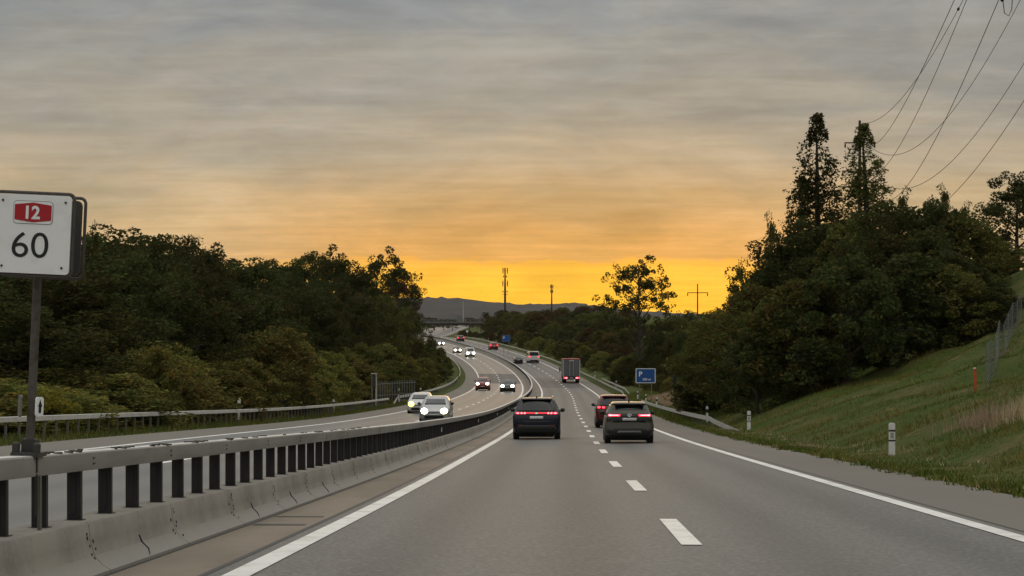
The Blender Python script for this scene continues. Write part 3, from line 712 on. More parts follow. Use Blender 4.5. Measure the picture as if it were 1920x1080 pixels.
WIRES = [((16.969, 21.97), (33.66, 23.04), 4.10, 'faint slack wire ending at the very top of the tall pole'),
         ((12.1, 11.4), (35.16, 20.98), .85, 'leftmost of the steep wires, to the tip of the top crossarm'),
         ((13.52, 14.28), (35.52, 18.24), 1.40, 'steep wire to the middle crossarm of the tall pole'),
         ((13.0, 10.8), (35.62, 15.76), 2.07, 'steep wire hanging from the dark insulator at the upper right'),
         ((20.96, 28.66), (34.49, 20.88), 8.13, 'slack wire crossing the one from the dark insulator'),
         ((20.49, 23.2), (34.7, 18.14), 7.38, 'slack wire meeting the right edge, second lowest of the wires'),
         ((17.11, 14.21), (34.7, 15.61), 5.26, 'lowest wire meeting the right edge of the picture')]
for (xa, za), (xb, zb_), sg, lb in WIRES:
    P = []
    for k in range(41):
        t = k/40; P.append((xa+(xb-xa)*t, 52+138*t, za+(zb_-za)*t-4*sg*t*(1-t)))
    q = MB(); q.tube(P, [.011+.014*k/40 for k in range(41)], 5, False); tag(q.build('power_wire', M['wire']), lb, 'wire', 'overhead power wires')
(xa, za), (xb, zb_), sg, _ = WIRES[0]
t = min(np.arange(0, .5, .002), key=lambda t: abs(960+FPX*(xa+(xb-xa)*t)/(52+138*t)-1797)); dp = Vector((xa+(xb-xa)*t, 52+138*t, za+(zb_-za)*t-4*sg*t*(1-t)))
q = MB(); q.tube([dp+Vector((-.03, 0, -.09)), dp, dp+Vector((.03, 0, .09))], [.03, .08, .03], 8); tag(q.build('wire_damper', M['black']), 'small dark lump on the wires near the top right', 'damper')

# ------------------------------------------------------------------ far hills
def ridge(name, Y, pts, depth, m, jag, step, base, seed, kind='structure'):
    xs = np.arange(at(pts[0][0], 0, Y).x, at(pts[-1][0], 0, Y).x, step); px = xs/Y*FPX+960
    row = np.interp(px, [p[0] for p in pts], [p[1] for p in pts]); z = CAMH-(row-HY)/FPX*Y
    rg = np.random.default_rng(seed); V = []; F = []; prof = [(-1.0, 0), (-.7, .35), (-.4, .66), (-.2, .86), (-.06, .97), (0, 1.0), (.3, .8), (1, .1)]; n = len(prof)
    for i, x in enumerate(xs):
        j = rg.normal(0, jag)*(2.6 if rg.random() < .06 else 1)
        for k, (u, v) in enumerate(prof):
            jj = j if k == 5 else rg.normal(0, jag*.8)
            V.append((x+rg.normal(0, step*.15), Y+u*depth+rg.normal(0, depth*.02), base+(z[i]-base)*v+jj*(1 if 0 < k < n-1 else 0)))
    V = np.array(V); m_ = len(xs)
    F = np.array([(i*n+k, (i+1)*n+k, (i+1)*n+k+1, i*n+k+1) for i in range(m_-1) for k in range(n-1)])
    return tag(mesh_np(name, V, F, m), kind=kind)
M['hill'] = mat('wooded_hill', (.03, .026, .025), .95, noise=(.02, (.062, .052, .045), .4, .7), noise2=(.15, (.03, .026, .025), .45, .7))
ridge('hills', 2700, [(-2500, 600), (-600, 575), (300, 566), (600, 562), (700, 560), (795, 558), (830, 557.5), (866, 560), (890, 563), (930, 567), (985, 570.5), (1030, 569.5), (1085, 568.5), (1130, 575), (1165, 580), (1250, 586), (1400, 592), (2200, 600), (4500, 610)], 700, M['hill'], .8, 7, 6, 3)
M['meadow'] = mat('meadow', (.09, .095, .055), .95, noise=(.05, (.07, .08, .04), .4, .7))
ridge('meadow', 1600, [(930, 640), (965, 612), (985, 601), (1005, 597), (1030, 604), (1060, 615), (1090, 640)], 190, M['meadow'], .05, 3, 8, 4)
ridge('hills', 2000, [(-1500, 640), (500, 600), (700, 596), (800, 590), (850, 590), (900, 594), (960, 588), (985, 594), (1040, 600), (1065, 592), (1110, 594), (1200, 598), (1500, 600), (3000, 640)], 250, M['hill'], 1.0, 5, 6, 9)

# ------------------------------------------------------------------ vehicles
def lerp_tab(tab, z, c):
    return float(np.interp(z, [t[0] for t in tab], [t[c] for t in tab]))
class Shell:
    """a car body given by horizontal slices: (z, half width, rear y, front y, rear corner radius, front corner radius)"""
    def __init__(s, tab, bulge=.08): s.t = tab; s.b = bulge
    def at(s, z): return [lerp_tab(s.t, z, c) for c in range(1, 6)]
    def rear(s, x, z):
        hw, yr, yf, rr, rf = s.at(z); ax = min(abs(x), hw); d = max(0, ax-(hw-rr)); return yr+rr-math.sqrt(max(rr*rr-d*d, 0))+s.b*(ax/hw)**2
    def front(s, x, z):
        hw, yr, yf, rr, rf = s.at(z); ax = min(abs(x), hw); d = max(0, ax-(hw-rf)); return yf-rf+math.sqrt(max(rf*rf-d*d, 0))-s.b*1.4*(ax/hw)**2
    def ring(s, z):
        hw, yr, yf, rr, rf = s.at(z); P = []
        fr = [-1, -.997, -.985, -.95, -.88, -.75, -.5, -.25, 0, .25, .5, .75, .88, .95, .985, .997, 1]
        R_ = [(u*hw, s.rear(u*hw, z)) for u in fr]; Fr = [(u*hw, s.front(u*hw, z)) for u in fr[::-1]]
        ya, yb = R_[-1][1], Fr[0][1]
        side = [(hw, ya+(yb-ya)*k/8) for k in range(1, 8)]
        return R_+side+Fr+[(-x, y) for x, y in side[::-1]]
    def body(s, name, m, parent, zs, xc=1.0):
        V = []; F = []
        for z in zs: V += [(x, y, z) for x, y in s.ring(z)]
        n = len(s.ring(zs[0]))
        for i in range(len(zs)-1):
            for k in range(n): F.append((i*n+k, i*n+(k+1) % n, (i+1)*n+(k+1) % n, (i+1)*n+k))
        c = np.mean(V[-n:], 0); V.append((c[0], c[1], c[2]+.012)); t = len(V)-1; b = (len(zs)-1)*n
        for k in range(n): F.append((b+k, b+(k+1) % n, t))
        F.append(tuple(range(n-1, -1, -1)))
        o = mesh_np(name, V, F, m, parent, True); o.data.set_sharp_from_angle(angle=R(38)); return o
    def patch(s, name, m, parent, face, rows, off=.006, nx=10, sub=4, skirt=.03):
        """a panel on the rear, front or a side; rows are (z, left, right), left/right are x (rear, front) or y (sides)"""
        full = []
        for (za, la, ra), (zb_, lb, rb) in zip(rows[:-1], rows[1:]):
            for k in range(sub): t = k/sub; full.append((za+(zb_-za)*t, la+(lb-la)*t, ra+(rb-ra)*t))
        full.append(rows[-1]); V = []; F = []
        for z, l, r_ in full:
            for k in range(nx+1):
                u = l+(r_-l)*k/nx
                if face == 'rear': V.append((u, s.rear(u, z)-off, z))
                elif face == 'front': V.append((u, s.front(u, z)+off, z))
                elif face == 'right': V.append((s.at(z)[0]+off, u, z))
                else: V.append((-s.at(z)[0]-off, u, z))
        n = nx+1; flip = face in ('front', 'left')
        for i in range(len(full)-1):
            for k in range(nx):
                f = (i*n+k, i*n+k+1, (i+1)*n+k+1, (i+1)*n+k); F.append(f[::-1] if flip else f)
        # skirt back into the body
        loop = list(range(n))+[i*n+nx for i in range(1, len(full))]+[(len(full)-1)*n+k for k in range(nx-1, -1, -1)]+[i*n for i in range(len(full)-2, 0, -1)]
        b0 = len(V); d = {'rear': (0, skirt), 'front': (0, -skirt), 'right': (-skirt, 0), 'left': (skirt, 0)}[face]
        V += [(V[i][0]+d[0], V[i][1]+d[1], V[i][2]) for i in loop]; L = len(loop)
        for k in range(L):
            f = (loop[k], b0+k, b0+(k+1) % L, loop[(k+1) % L]); F.append(f[::-1] if flip else f)
        return mesh_np(name, V, F, m, parent, True if nx > 2 else False)
SHAPES = {
 'suv': [(.24, .74, -2.02, 2.1, .12, .15), (.34, .86, -2.2, 2.22, .14, .2), (.5, .91, -2.25, 2.27, .14, .3), (.72, .92, -2.25, 2.26, .16, .34), (.9, .92, -2.23, 2.2, .18, .36), (1.0, .915, -2.2, 2.0, .18, .36), (1.06, .90, -2.17, 1.3, .18, .36), (1.13, .875, -2.12, 1.05, .17, .3), (1.42, .735, -1.93, .45, .18, .25), (1.55, .68, -1.84, .15, .18, .22), (1.61, .645, -1.80, -.1, .18, .22), (1.645, .585, -1.66, -.35, .2, .2), (1.66, .5, -1.4, -.7, .2, .2)],
 'cross': [(.25, .70, -1.9, 1.95, .12, .15), (.36, .84, -2.06, 2.05, .16, .2), (.52, .90, -2.1, 2.1, .2, .3), (.7, .895, -2.06, 2.08, .22, .34), (.85, .87, -2.03, 2.0, .22, .36), (.98, .845, -2.04, 1.8, .2, .36), (1.06, .82, -2.02, 1.2, .2, .34), (1.15, .785, -1.96, 1.0, .2, .3), (1.3, .72, -1.84, .65, .2, .25), (1.44, .665, -1.72, .3, .2, .22), (1.50, .63, -1.74, .05, .18, .22), (1.535, .58, -1.6, -.2, .2, .2), (1.55, .5, -1.35, -.5, .2, .2)],
 'hatch': [(.2, .70, -1.85, 1.9, .12, .2), (.32, .81, -1.96, 2.02, .2, .35), (.5, .845, -2.0, 2.06, .25, .5), (.7, .85, -2.0, 2.02, .28, .55), (.82, .845, -1.98, 1.85, .28, .5), (.92, .83, -1.95, 1.4, .26, .42), (1.0, .81, -1.92, 1.1, .24, .35), (1.25, .70, -1.72, .5, .22, .28), (1.38, .63, -1.6, .2, .2, .24), (1.44, .57, -1.45, -.05, .2, .2), (1.47, .48, -1.2, -.35, .2, .2)],
 'sedan': [(.2, .72, -2.1, 2.1, .12, .2), (.32, .84, -2.24, 2.24, .2, .35), (.5, .875, -2.28, 2.28, .25, .5), (.68, .88, -2.28, 2.24, .28, .55), (.8, .87, -2.26, 2.05, .28, .5), (.9, .85, -2.2, 1.5, .26, .42), (.97, .82, -1.6, 1.1, .24, .35), (1.2, .70, -1.2, .5, .22, .28), (1.34, .62, -.9, .15, .2, .24), (1.4, .55, -.75, -.05, .2, .2), (1.43, .45, -.6, -.2, .2, .2)],
 'van': [(.24, .80, -2.4, 2.4, .1, .2), (.36, .93, -2.5, 2.5, .12, .35), (.55, .95, -2.52, 2.54, .12, .45), (.95, .95, -2.52, 2.4, .12, .45), (1.1, .945, -2.52, 2.1, .12, .4), (1.2, .94, -2.51, 1.75, .12, .35), (1.7, .88, -2.48, 1.2, .12, .25), (1.9, .84, -2.46, .9, .14, .22), (1.97, .8, -2.4, .7, .14, .2), (2.0, .72, -2.3, .5, .14, .2)]}
LEN = {k: (v[3][2], v[3][3]) for k, v in SHAPES.items()}
def wheel(parent, x, y, r, w):
    o = empty('wheel', (x, y, r)); o.parent = parent
    q = MB(); q.disc((0, 0, 0), (1, 0, 0), r, w, 24, .03); q.build('tyre', M['rubber'], o, True, 40)
    q = MB(); q.disc((math.copysign(w*.5, x), 0, 0), (1, 0, 0), r*.66, .02, 16); q.build('rim', M['rim'], o)
    return o
def wheel_mesh(parent, x, y, r, w):
    q = MB(); q.disc((0, 0, 0), (1, 0, 0), r, w, 24, .03); t = q.build('wheel', M['rubber'], parent, True, 40); t.location = (x, y, r)
    q = MB(); q.disc((math.copysign(w*.5, x), 0, 0), (1, 0, 0), r*.66, .02, 16); q.build('rim', M['rim'], t)
    return t
def locate(x, y, s0=20, s1=620):
    """station and offset of the road point seen at pixel (x, y)"""
    best = None
    for s in np.arange(s0, s1, .5):
        off = ((x-960)/FPX*s-TX[int(s-S0)])/TCS[int(s-S0)]
        for _ in range(2):
            p = rp(s, off); off += ((x-960)/FPX*p[1]-p[0])
        p = rp(s, off); e = abs(HY-FPX*(p[2]-CAMH)/p[1]-y)
        if best is None or e < best[0]: best = (e, s, off, p)
    return best[1:]
def new_car(kind, label, cat, x, y, pxw, W, oncoming, s0=20, s1=620, name=None, group=None):
    s, off, p = locate(x, y, s0, s1); sca = pxw/(FPX*W/p[1]); sca = min(1.3, max(.85, sca))
    r = empty(name or 'car', (p[0], p[1], p[2]), heading(s)+(math.pi if oncoming else 0), sca); tag(r, label, cat, group)
    print('CAR', label[:34], 's=%.0f off=%.1f scale=%.2f' % (s, off, sca)); return r
def dress(r, kind, pm, zs_extra=(), glassrear=None, small=False, front=False):
    t = SHAPES[kind]; sh = Shell(t); z0, z1 = t[0][0], t[-1][0]
    zs = sorted(set([v[0] for v in t]+list(np.linspace(z0, z1, 18))))
    sh.body('body', pm, r, zs)
    hw = t[3][1]; wr = .33 if kind not in ('suv', 'van') else .35
    for x_ in (-1, 1):
        for y_ in (t[3][2]+.82, t[3][3]-.88): wheel_mesh(r, x_*(hw-.12), y_, wr, .23)
    q = MB(); q.box((0, (t[3][2]+t[3][3])/2, z0-.02), (2*hw-.5, (t[3][3]-t[3][2])*.8, .16)); q.build('underbody', M['black'], r)
    return sh
def side_glass(sh, r, z0, z1, ya0, yb0, ya1, yb1):
    for f in ('left', 'right'): sh.patch('side_window', M['glass'], r, f, [(z0, ya0, yb0), (z1, ya1, yb1)], .004, 6)
def mirror(r, x, y, z, m, sides=(-1, 1)):
    for sx in sides:
        q = MB(); q.tube([(sx*x, y, z-.03), (sx*(x+.09), y, z)], .03, 6)
        q.tube([(sx*(x+.06), y, z+.03), (sx*(x+.1), y, z+.03), (sx*(x+.2), y, z+.03), (sx*(x+.235), y, z+.02)], [.04, .085, .075, .03], 10); q.build('wing_mirror', m, r, True, 60)

# dark blue SUV
navy = mat('navy_paint', (.005, .008, .018), .3, 0, .35, coat=.15)
c = new_car('suv', 'dark blue SUV with a full-width red tail light bar in the left lane', 'car', 1007.5, 822, 86.5, 1.84, False, 60, 110)
sh = dress(c, 'suv', navy)
sh.patch('rear_window', M['glass'], c, 'rear', [(1.16, -.72, .72), (1.30, -.70, .70), (1.50, -.60, .60), (1.54, -.55, .55)], .006)
side_glass(sh, c, 1.16, 1.52, -1.85, .85, -1.65, .25)
q = sh.patch('tail_panel', M['red_off'], c, 'rear', [(1.035, -.87, .87), (1.09, -.86, .86), (1.125, -.82, .82)], .008, 20)
sh.patch('light_bar', M['red_bar'], q, 'rear', [(1.075, -.5, .5), (1.10, -.5, .5)], .014, 16, 1)
for sx in (-1, 1):
    for a_, b_, w_ in ((.80, .66, 0), (.62, .54, 1), (.50, .42, 1)):
        lo, hi = sorted((sx*a_, sx*b_)); sh.patch('tail_light', M['red_on'], c, 'rear', [(1.05, lo, hi), (1.115, lo, hi)], .016, 6, 2)
        m_ = (lo+hi)/2; sh.patch('lamp_core', M['red_core'], c, 'rear', [(1.065, m_-.03, m_+.03), (1.1, m_-.03, m_+.03)], .02, 3, 1)
sh.patch('badge', M['chrome'], c, 'rear', [(1.045, -.05, .05), (1.08, -.06, .06), (1.11, -.04, .04)], .02, 4, 2)
sh.patch('licence_plate', M['plate'], c, 'rear', [(.86, -.26, .26), (.965, -.26, .26)], .012, 6, 2)
sh.patch('tailgate_crease_shade', M['black'], c, 'rear', [(.72, -.5, .5), (.775, -.62, .62)], .003, 10, 2)  # flat black strip, shade of a fold in the tailgate put in as colour
sh.patch('bumper', M['black'], c, 'rear', [(.27, -.7, .7), (.38, -.8, .8), (.5, -.78, .78), (.57, -.72, .72)], .012, 14)
sh.patch('bumper_trim', M['steel'], c, 'rear', [(.585, -.7, .7), (.60, -.7, .7)], .014, 12, 1)
for sx in (-1, 1): sh.patch('reflector', M['red_off'], c, 'rear', [(.60, sx*.62-.12, sx*.62+.12), (.625, sx*.62-.12, sx*.62+.12)], .016, 4, 1)
q = MB(); q.box((0, -1.78, 1.615), (1.2, .24, .03), None, .01); q.build('roof_spoiler', navy, c)
for sx in (-1, 1): q = MB(); q.tube([(sx*.60, -1.5, 1.645), (sx*.61, -1.3, 1.69), (sx*.62, -.2, 1.69), (sx*.61, 0, 1.64)], .022, 6); q.build('roof_rail', M['chrome'], c, True, 60)
q = MB(); q.tube([(0, -1.35, 1.66), (0, -1.5, 1.74)], [.03, .01], 6); q.build('antenna', M['black'], c)
mirror(c, .86, .75, 1.08, M['black'])

# grey-green crossover
olive = paintmat('bronze_grey_paint', (.055, .052, .042), .32, .5)
c = new_car('cross', 'grey crossover with two red tail lights in the right lane, nearest on the right', 'car', 1177, 829.5, 90, 1.80, False, 55, 105)
sh = dress(c, 'cross', olive)
sh.patch('rear_window', M['glass'], c, 'rear', [(1.27, -.62, .62), (1.36, -.60, .60), (1.43, -.55, .55)], .006)
side_glass(sh, c, 1.12, 1.42, -1.5, .8, -1.3, .3)
sh.patch('tail_panel', M['black'], c, 'rear', [(1.02, -.70, .70), (1.1, -.71, .71), (1.14, -.68, .68)], .007, 14)
for sx in (-1, 1):
    lo, hi = sorted((sx*.76, sx*.34)); t_ = sh.patch('tail_light', M['red_on'], c, 'rear', [(1.05, lo, hi), (1.115, lo, hi)], .016, 8, 2)
    lo, hi = sorted((sx*.70, sx*.40)); sh.patch('lamp_core', M['red_core'], t_, 'rear', [(1.068, lo, hi), (1.098, lo, hi)], .02, 6, 1)
    lo, hi = sorted((sx*.75, sx*.66)); sh.patch('lamp_core', M['red_core'], t_, 'rear', [(1.06, lo, hi), (1.108, lo, hi)], .021, 3, 1)
    sh.patch('corner_vent', M['black'], c, 'rear', [(.46, sx*.70-.07, sx*.70+.07), (.62, sx*.74-.05, sx*.74+.05)], .008, 3, 2)
    lo, hi = sorted((sx*.60, sx*.34)); sh.patch('crease_shade', M['black'], c, 'rear', [(.80, sx*.30-.02 if sx > 0 else -.52, .52 if sx > 0 else -.28), (.82, lo, hi), (1.0, sx*.46-.06, sx*.46+.06)][1:], .002, 4, 2)  # flat black patches painting the shade beside the folded bodywork
q = MB(); P = [(.075*math.cos(a_), 0, .045*math.sin(a_)) for a_ in np.linspace(0, 2*math.pi, 21)]; q.tube(P, .011, 6, False); q.tube([(.03*math.cos(a_), 0, .042*math.sin(a_)) for a_ in np.linspace(0, 2*math.pi, 13)], .008, 5, False); q.tube([(.05*math.cos(a_), 0, .02*math.sin(a_)+.018) for a_ in np.linspace(0, 2*math.pi, 13)], .008, 5, False)
b_ = q.build('badge', M['chrome'], c); b_.location = (0, sh.rear(0, 1.085)-.03, 1.085)
sh.patch('licence_plate', M['plate'], c, 'rear', [(.885, -.26, .26), (.985, -.26, .26)], .012, 6, 2)
sh.patch('plate_recess', M['black'], c, 'rear', [(.84, -.34, .34), (1.01, -.28, .28)], .004, 8, 2)
sh.patch('bumper', M['black'], c, 'rear', [(.28, -.62, .62), (.37, -.78, .78), (.5, -.8, .8), (.62, -.55, .55)], .012, 14)
sh.patch('skid_plate', M['steel'], c, 'rear', [(.44, -.46, .46), (.52, -.4, .4)], .03, 8, 2)
q = MB(); q.box((0, -1.72, 1.50), (1.16, .26, .03), None, .01); q.build('roof_spoiler', olive, c)
q = MB(); q.tube([(0, -1.2, 1.55), (0, -1.4, 1.64)], [.035, .01], 6); q.build('antenna', M['black'], c)
mirror(c, .80, .7, 1.06, M['black'])

# red hatchback ahead of the crossover
red = paintmat('dark_red_paint', (.10, .008, .008), .28, .3)
c = new_car('suv', 'dark red car partly hidden behind the grey crossover', 'car', 1150, 801, 67, 1.80, False, 70, 150)
sh = dress(c, 'suv', red)
sh.patch('rear_window', M['glass'], c, 'rear', [(1.14, -.70, .70), (1.35, -.68, .68), (1.52, -.58, .58)], .006)
side_glass(sh, c, 1.16, 1.5, -1.85, .85, -1.65, .25)
for sx in (-1, 1):
    lo, hi = sorted((sx*.84, sx*.46)); t_ = sh.patch('tail_light', M['red_off'], c, 'rear', [(.99, lo, hi), (1.12, lo, hi)], .012, 8, 2)
    for m_ in (.76, .54): sh.patch('lamp_core', M['red_on'], t_, 'rear', [(1.02, sx*m_-.065, sx*m_+.065), (1.1, sx*m_-.065, sx*m_+.065)], .02, 4, 2)
sh.patch('licence_plate', M['plate'], c, 'rear', [(.76, -.26, .26), (.87, -.26, .26)], .012, 6, 2)
sh.patch('bumper', M['black'], c, 'rear', [(.27, -.7, .7), (.38, -.8, .8), (.52, -.76, .76)], .012, 14)
q = MB(); q.box((0, -1.80, 1.61), (1.2, .26, .03), None, .01); q.build('roof_spoiler', red, c)
mirror(c, .86, .75, 1.08, M['black'])

# box truck
c = new_car('truck', 'grey box lorry with a red roof edge in the right lane', 'truck', 1071.5, 718.5, 32, 2.5, False, 240, 400, 'box_truck')
M['truckgrey'] = mat('truck_tarpaulin', (.13, .135, .14), .55, noise=(1.5, (.1, .105, .11), .4, .7, (1, 1, .4)), objcoord=True)
M['truckred'] = mat('truck_red_trim', (.38, .05, .045), .5)
q = MB(); q.box((0, 3.2, 2.22), (2.5, 7.2, 2.5)); b_ = q.build('cargo_box', M['truckgrey'], c)
q = MB(); q.box((0, 3.2, 3.52), (2.52, 7.24, .16), None, .04); q.build('roof_edge', M['truckred'], b_)
for sx in (-1, 1): q = MB(); q.box((sx*1.2, -.42, 2.2), (.1, .06, 2.5)); q.build('door_frame', M['truckred'] if False else M['guard'], b_)
for sx in (-1, 1):
    q = MB(); q.box((sx*.575, -.425, 2.2), (1.1, .04, 2.36)); d_ = q.build('door', M['truckgrey'], b_)
    q = MB(); q.tube([(sx*.25, -.47, 1.1), (sx*.25, -.47, 3.3)], .025, 6); q.build('lock_rod', M['guard'], d_)
q = MB(); q.box((0, -.43, 3.3), (.7, .05, .16)); q.build('lettering_plate', M['guard'], b_)
q = MB(); q.box((0, 3.4, .8), (1.0, 7.4, .3)); q.build('chassis', M['black'], c)
q = MB(); q.box((0, -.35, .72), (2.4, .2, .36), None, .03); bm = q.build('rear_bumper', M['black'], c)
q = MB(); q.box((0, -.47, .78), (.5, .02, .12)); q.build('licence_plate', M['plate'], bm)
for sx in (-1, 1):
    q = MB(); q.box((sx*.86, -.47, .78), (.56, .03, .22)); t_ = q.build('tail_light', M['red_on'], c)
    q = MB(); q.box((sx*.8, -.49, .78), (.2, .02, .16)); q.build('lamp_core', M['red_core'], t_)
    wheel_mesh(c, sx*.95, 1.6, .48, .5); wheel_mesh(c, sx*1.0, 6.9, .48, .3)
q = MB(); q.box((0, 7.9, 1.75), (2.4, 1.9, 2.5), None, .12); cb = q.build('cab', M['truckred'], c)
q = MB(); q.box((-1.42, 8.2, 1.9), (.2, .14, .75), None, .04); q.build('wing_mirror', M['black'], cb); q = MB(); q.box((1.42, 8.2, 1.9), (.2, .14, .75), None, .04); q.build('wing_mirror', M['black'], cb)

def simple(kind, label, x, y, pxw, W, pm, oncoming, s0, s1, head=None, tail=True, heads=('head_white', 'head_white'), hsize=(.17, .12), cat='car', hz=.66, stripe=None):
    c = new_car(kind, label, cat, x, y, pxw, W, oncoming, s0, s1, 'van' if kind == 'van' else 'car'); sh = dress(c, kind, pm)
    t = SHAPES[kind]; H = t[-1][0]; belt = {'suv': 1.13, 'cross': 1.12, 'hatch': 1.0, 'sedan': .96, 'van': 1.2}[kind]; top = H-.13
    gw0, gw1 = sh.at(belt+.03)[0]-.07, sh.at(top)[0]-.06
    sh.patch('rear_window', M['glass'], c, 'rear', [(belt+.04, -gw0, gw0), (top, -gw1, gw1)], .006)
    sh.patch('windscreen', M['glass'], c, 'front', [(belt+.03, -gw0, gw0), (top, -gw1, gw1)], .006)
    yf0, yf1 = sh.at(belt+.05)[2], sh.at(top)[2]; yr0, yr1 = sh.at(belt+.05)[1], sh.at(top)[1]
    side_glass(sh, c, belt+.05, top-.02, yr0+.45, yf0-.4, yr1+.35, yf1-.3)
    hw = t[3][1]
    if oncoming:
        for i, sx in enumerate((-1, 1)):  # lenses enlarged past real size; the lamps' bloom is put into their shape
            m_ = sx*(hw-.30); L_ = sh.patch('headlight', M[heads[i]], c, 'front', [(hz+hsize[1]*math.sin(a_), m_-hsize[0]*max(.12, math.cos(a_)), m_+hsize[0]*max(.12, math.cos(a_))) for a_ in np.linspace(-1.5, 1.5, 9)], .02, 6, 1)
        sh.patch('grille', M['black'], c, 'front', [(.3, -.5, .5), (.4, -.55, .55), (.46, -.5, .5)], .012, 10, 2)
        sh.patch('upper_grille', M['black'], c, 'front', [(.57, -.3, .3), (.64, -.34, .34)], .01, 8, 2)
        sh.patch('licence_plate', M['plate'], c, 'front', [(.47, -.25, .25), (.55, -.25, .25)], .016, 6, 1)
    else:
        for sx in (-1, 1):
            m_ = sx*(hw-.17); sh.patch('tail_light', M['red_on' if tail else 'red_off'], c, 'rear', [(belt-.22, m_-.15, m_+.15), (belt-.05, m_-.14, m_+.14)], .016, 5, 2)
        sh.patch('licence_plate', M['plate'], c, 'rear', [(.7, -.25, .25), (.8, -.25, .25)], .012, 6, 1)
        sh.patch('bumper', M['black'], c, 'rear', [(.25, -.6, .6), (.4, -.72, .72), (.5, -.7, .7)], .012, 10)
        if stripe:
            for f in ('left', 'right'): sh.patch('side_stripe', stripe, c, f, [(.95, -2.2, 2.0), (1.15, -2.2, 1.7)], .004, 6)
            sh.patch('rear_stripe', stripe, c, 'rear', [(top+.0, -.72, .1), (H-.05, -.7, .1)], .012, 8, 1)
    mirror(c, sh.at(belt)[0]-.03, yf0-.45, belt+.04, M['black'])
    return c
silver = paintmat('silver_paint', (.42, .42, .43), .3, .6); whitep = paintmat('white_paint', (.62, .62, .62), .35, 0)
orange = paintmat('orange_red_paint', (.22, .035, .02), .35, .2); dgreen = paintmat('dark_green_grey_paint', (.035, .045, .038), .3, .4)
blackp = paintmat('black_paint', (.01, .01, .011), .25, .3); brightred = paintmat('bright_red_paint', (.28, .012, .014), .3, .2)
yellowst = mat('yellow_stripe', (.6, .42, .06), .5)
simple('hatch', 'silver hatchback with lit headlights, nearest of the oncoming cars', 818, 792, 57, 1.70, silver, True, 75, 140, heads=('head_yellow', 'head_white'), hsize=(.19, .15), hz=.70)
simple('hatch', 'white oncoming car with one yellow light, behind the silver hatchback', 789, 775, 45, 1.70, whitep, True, 95, 190, heads=('lens', 'head_amber'), hsize=(.2, .17), hz=.72)
simple('suv', 'orange-red oncoming car with lit headlights by the outer edge line', 905.5, 731.5, 27, 1.84, orange, True, 200, 340, hsize=(.19, .14), hz=.86)
simple('sedan', 'dark green oncoming saloon with bright headlights in the inner lane', 952, 734.5, 28, 1.76, dgreen, True, 200, 340, hsize=(.22, .14), hz=.70)
simple('van', 'white oncoming van with bright headlights beyond the bend', 881, 669, 16.5, 1.9, whitep, True, 330, 520, hsize=(.3, .2), hz=.8, cat='van')
simple('sedan', 'small dark oncoming car left of the white van', 857, 661.5, 14, 1.76, blackp, True, 360, 560, hsize=(.3, .19))
simple('sedan', 'farthest oncoming car, its two lights showing beside the wood', 826.5, 648, 12, 1.76, blackp, True, 400, 600, hsize=(.3, .19))
simple('van', 'white van with a yellow roof stripe in the right lane beyond the lorry', 999, 680, 20.5, 1.9, whitep, False, 300, 460, stripe=yellowst, cat='van')
simple('sedan', 'low dark car in the left lane beside the white van', 971, 681.5, 16, 1.76, blackp, False, 300, 480, tail=False)
simple('hatch', 'bright red small car ahead of the white van', 924.5, 655.5, 16, 1.70, brightred, False, 380, 540)
simple('hatch', 'tiny dark red car, farthest on this carriageway', 863, 640, 13, 1.70, red, False, 450, 615)

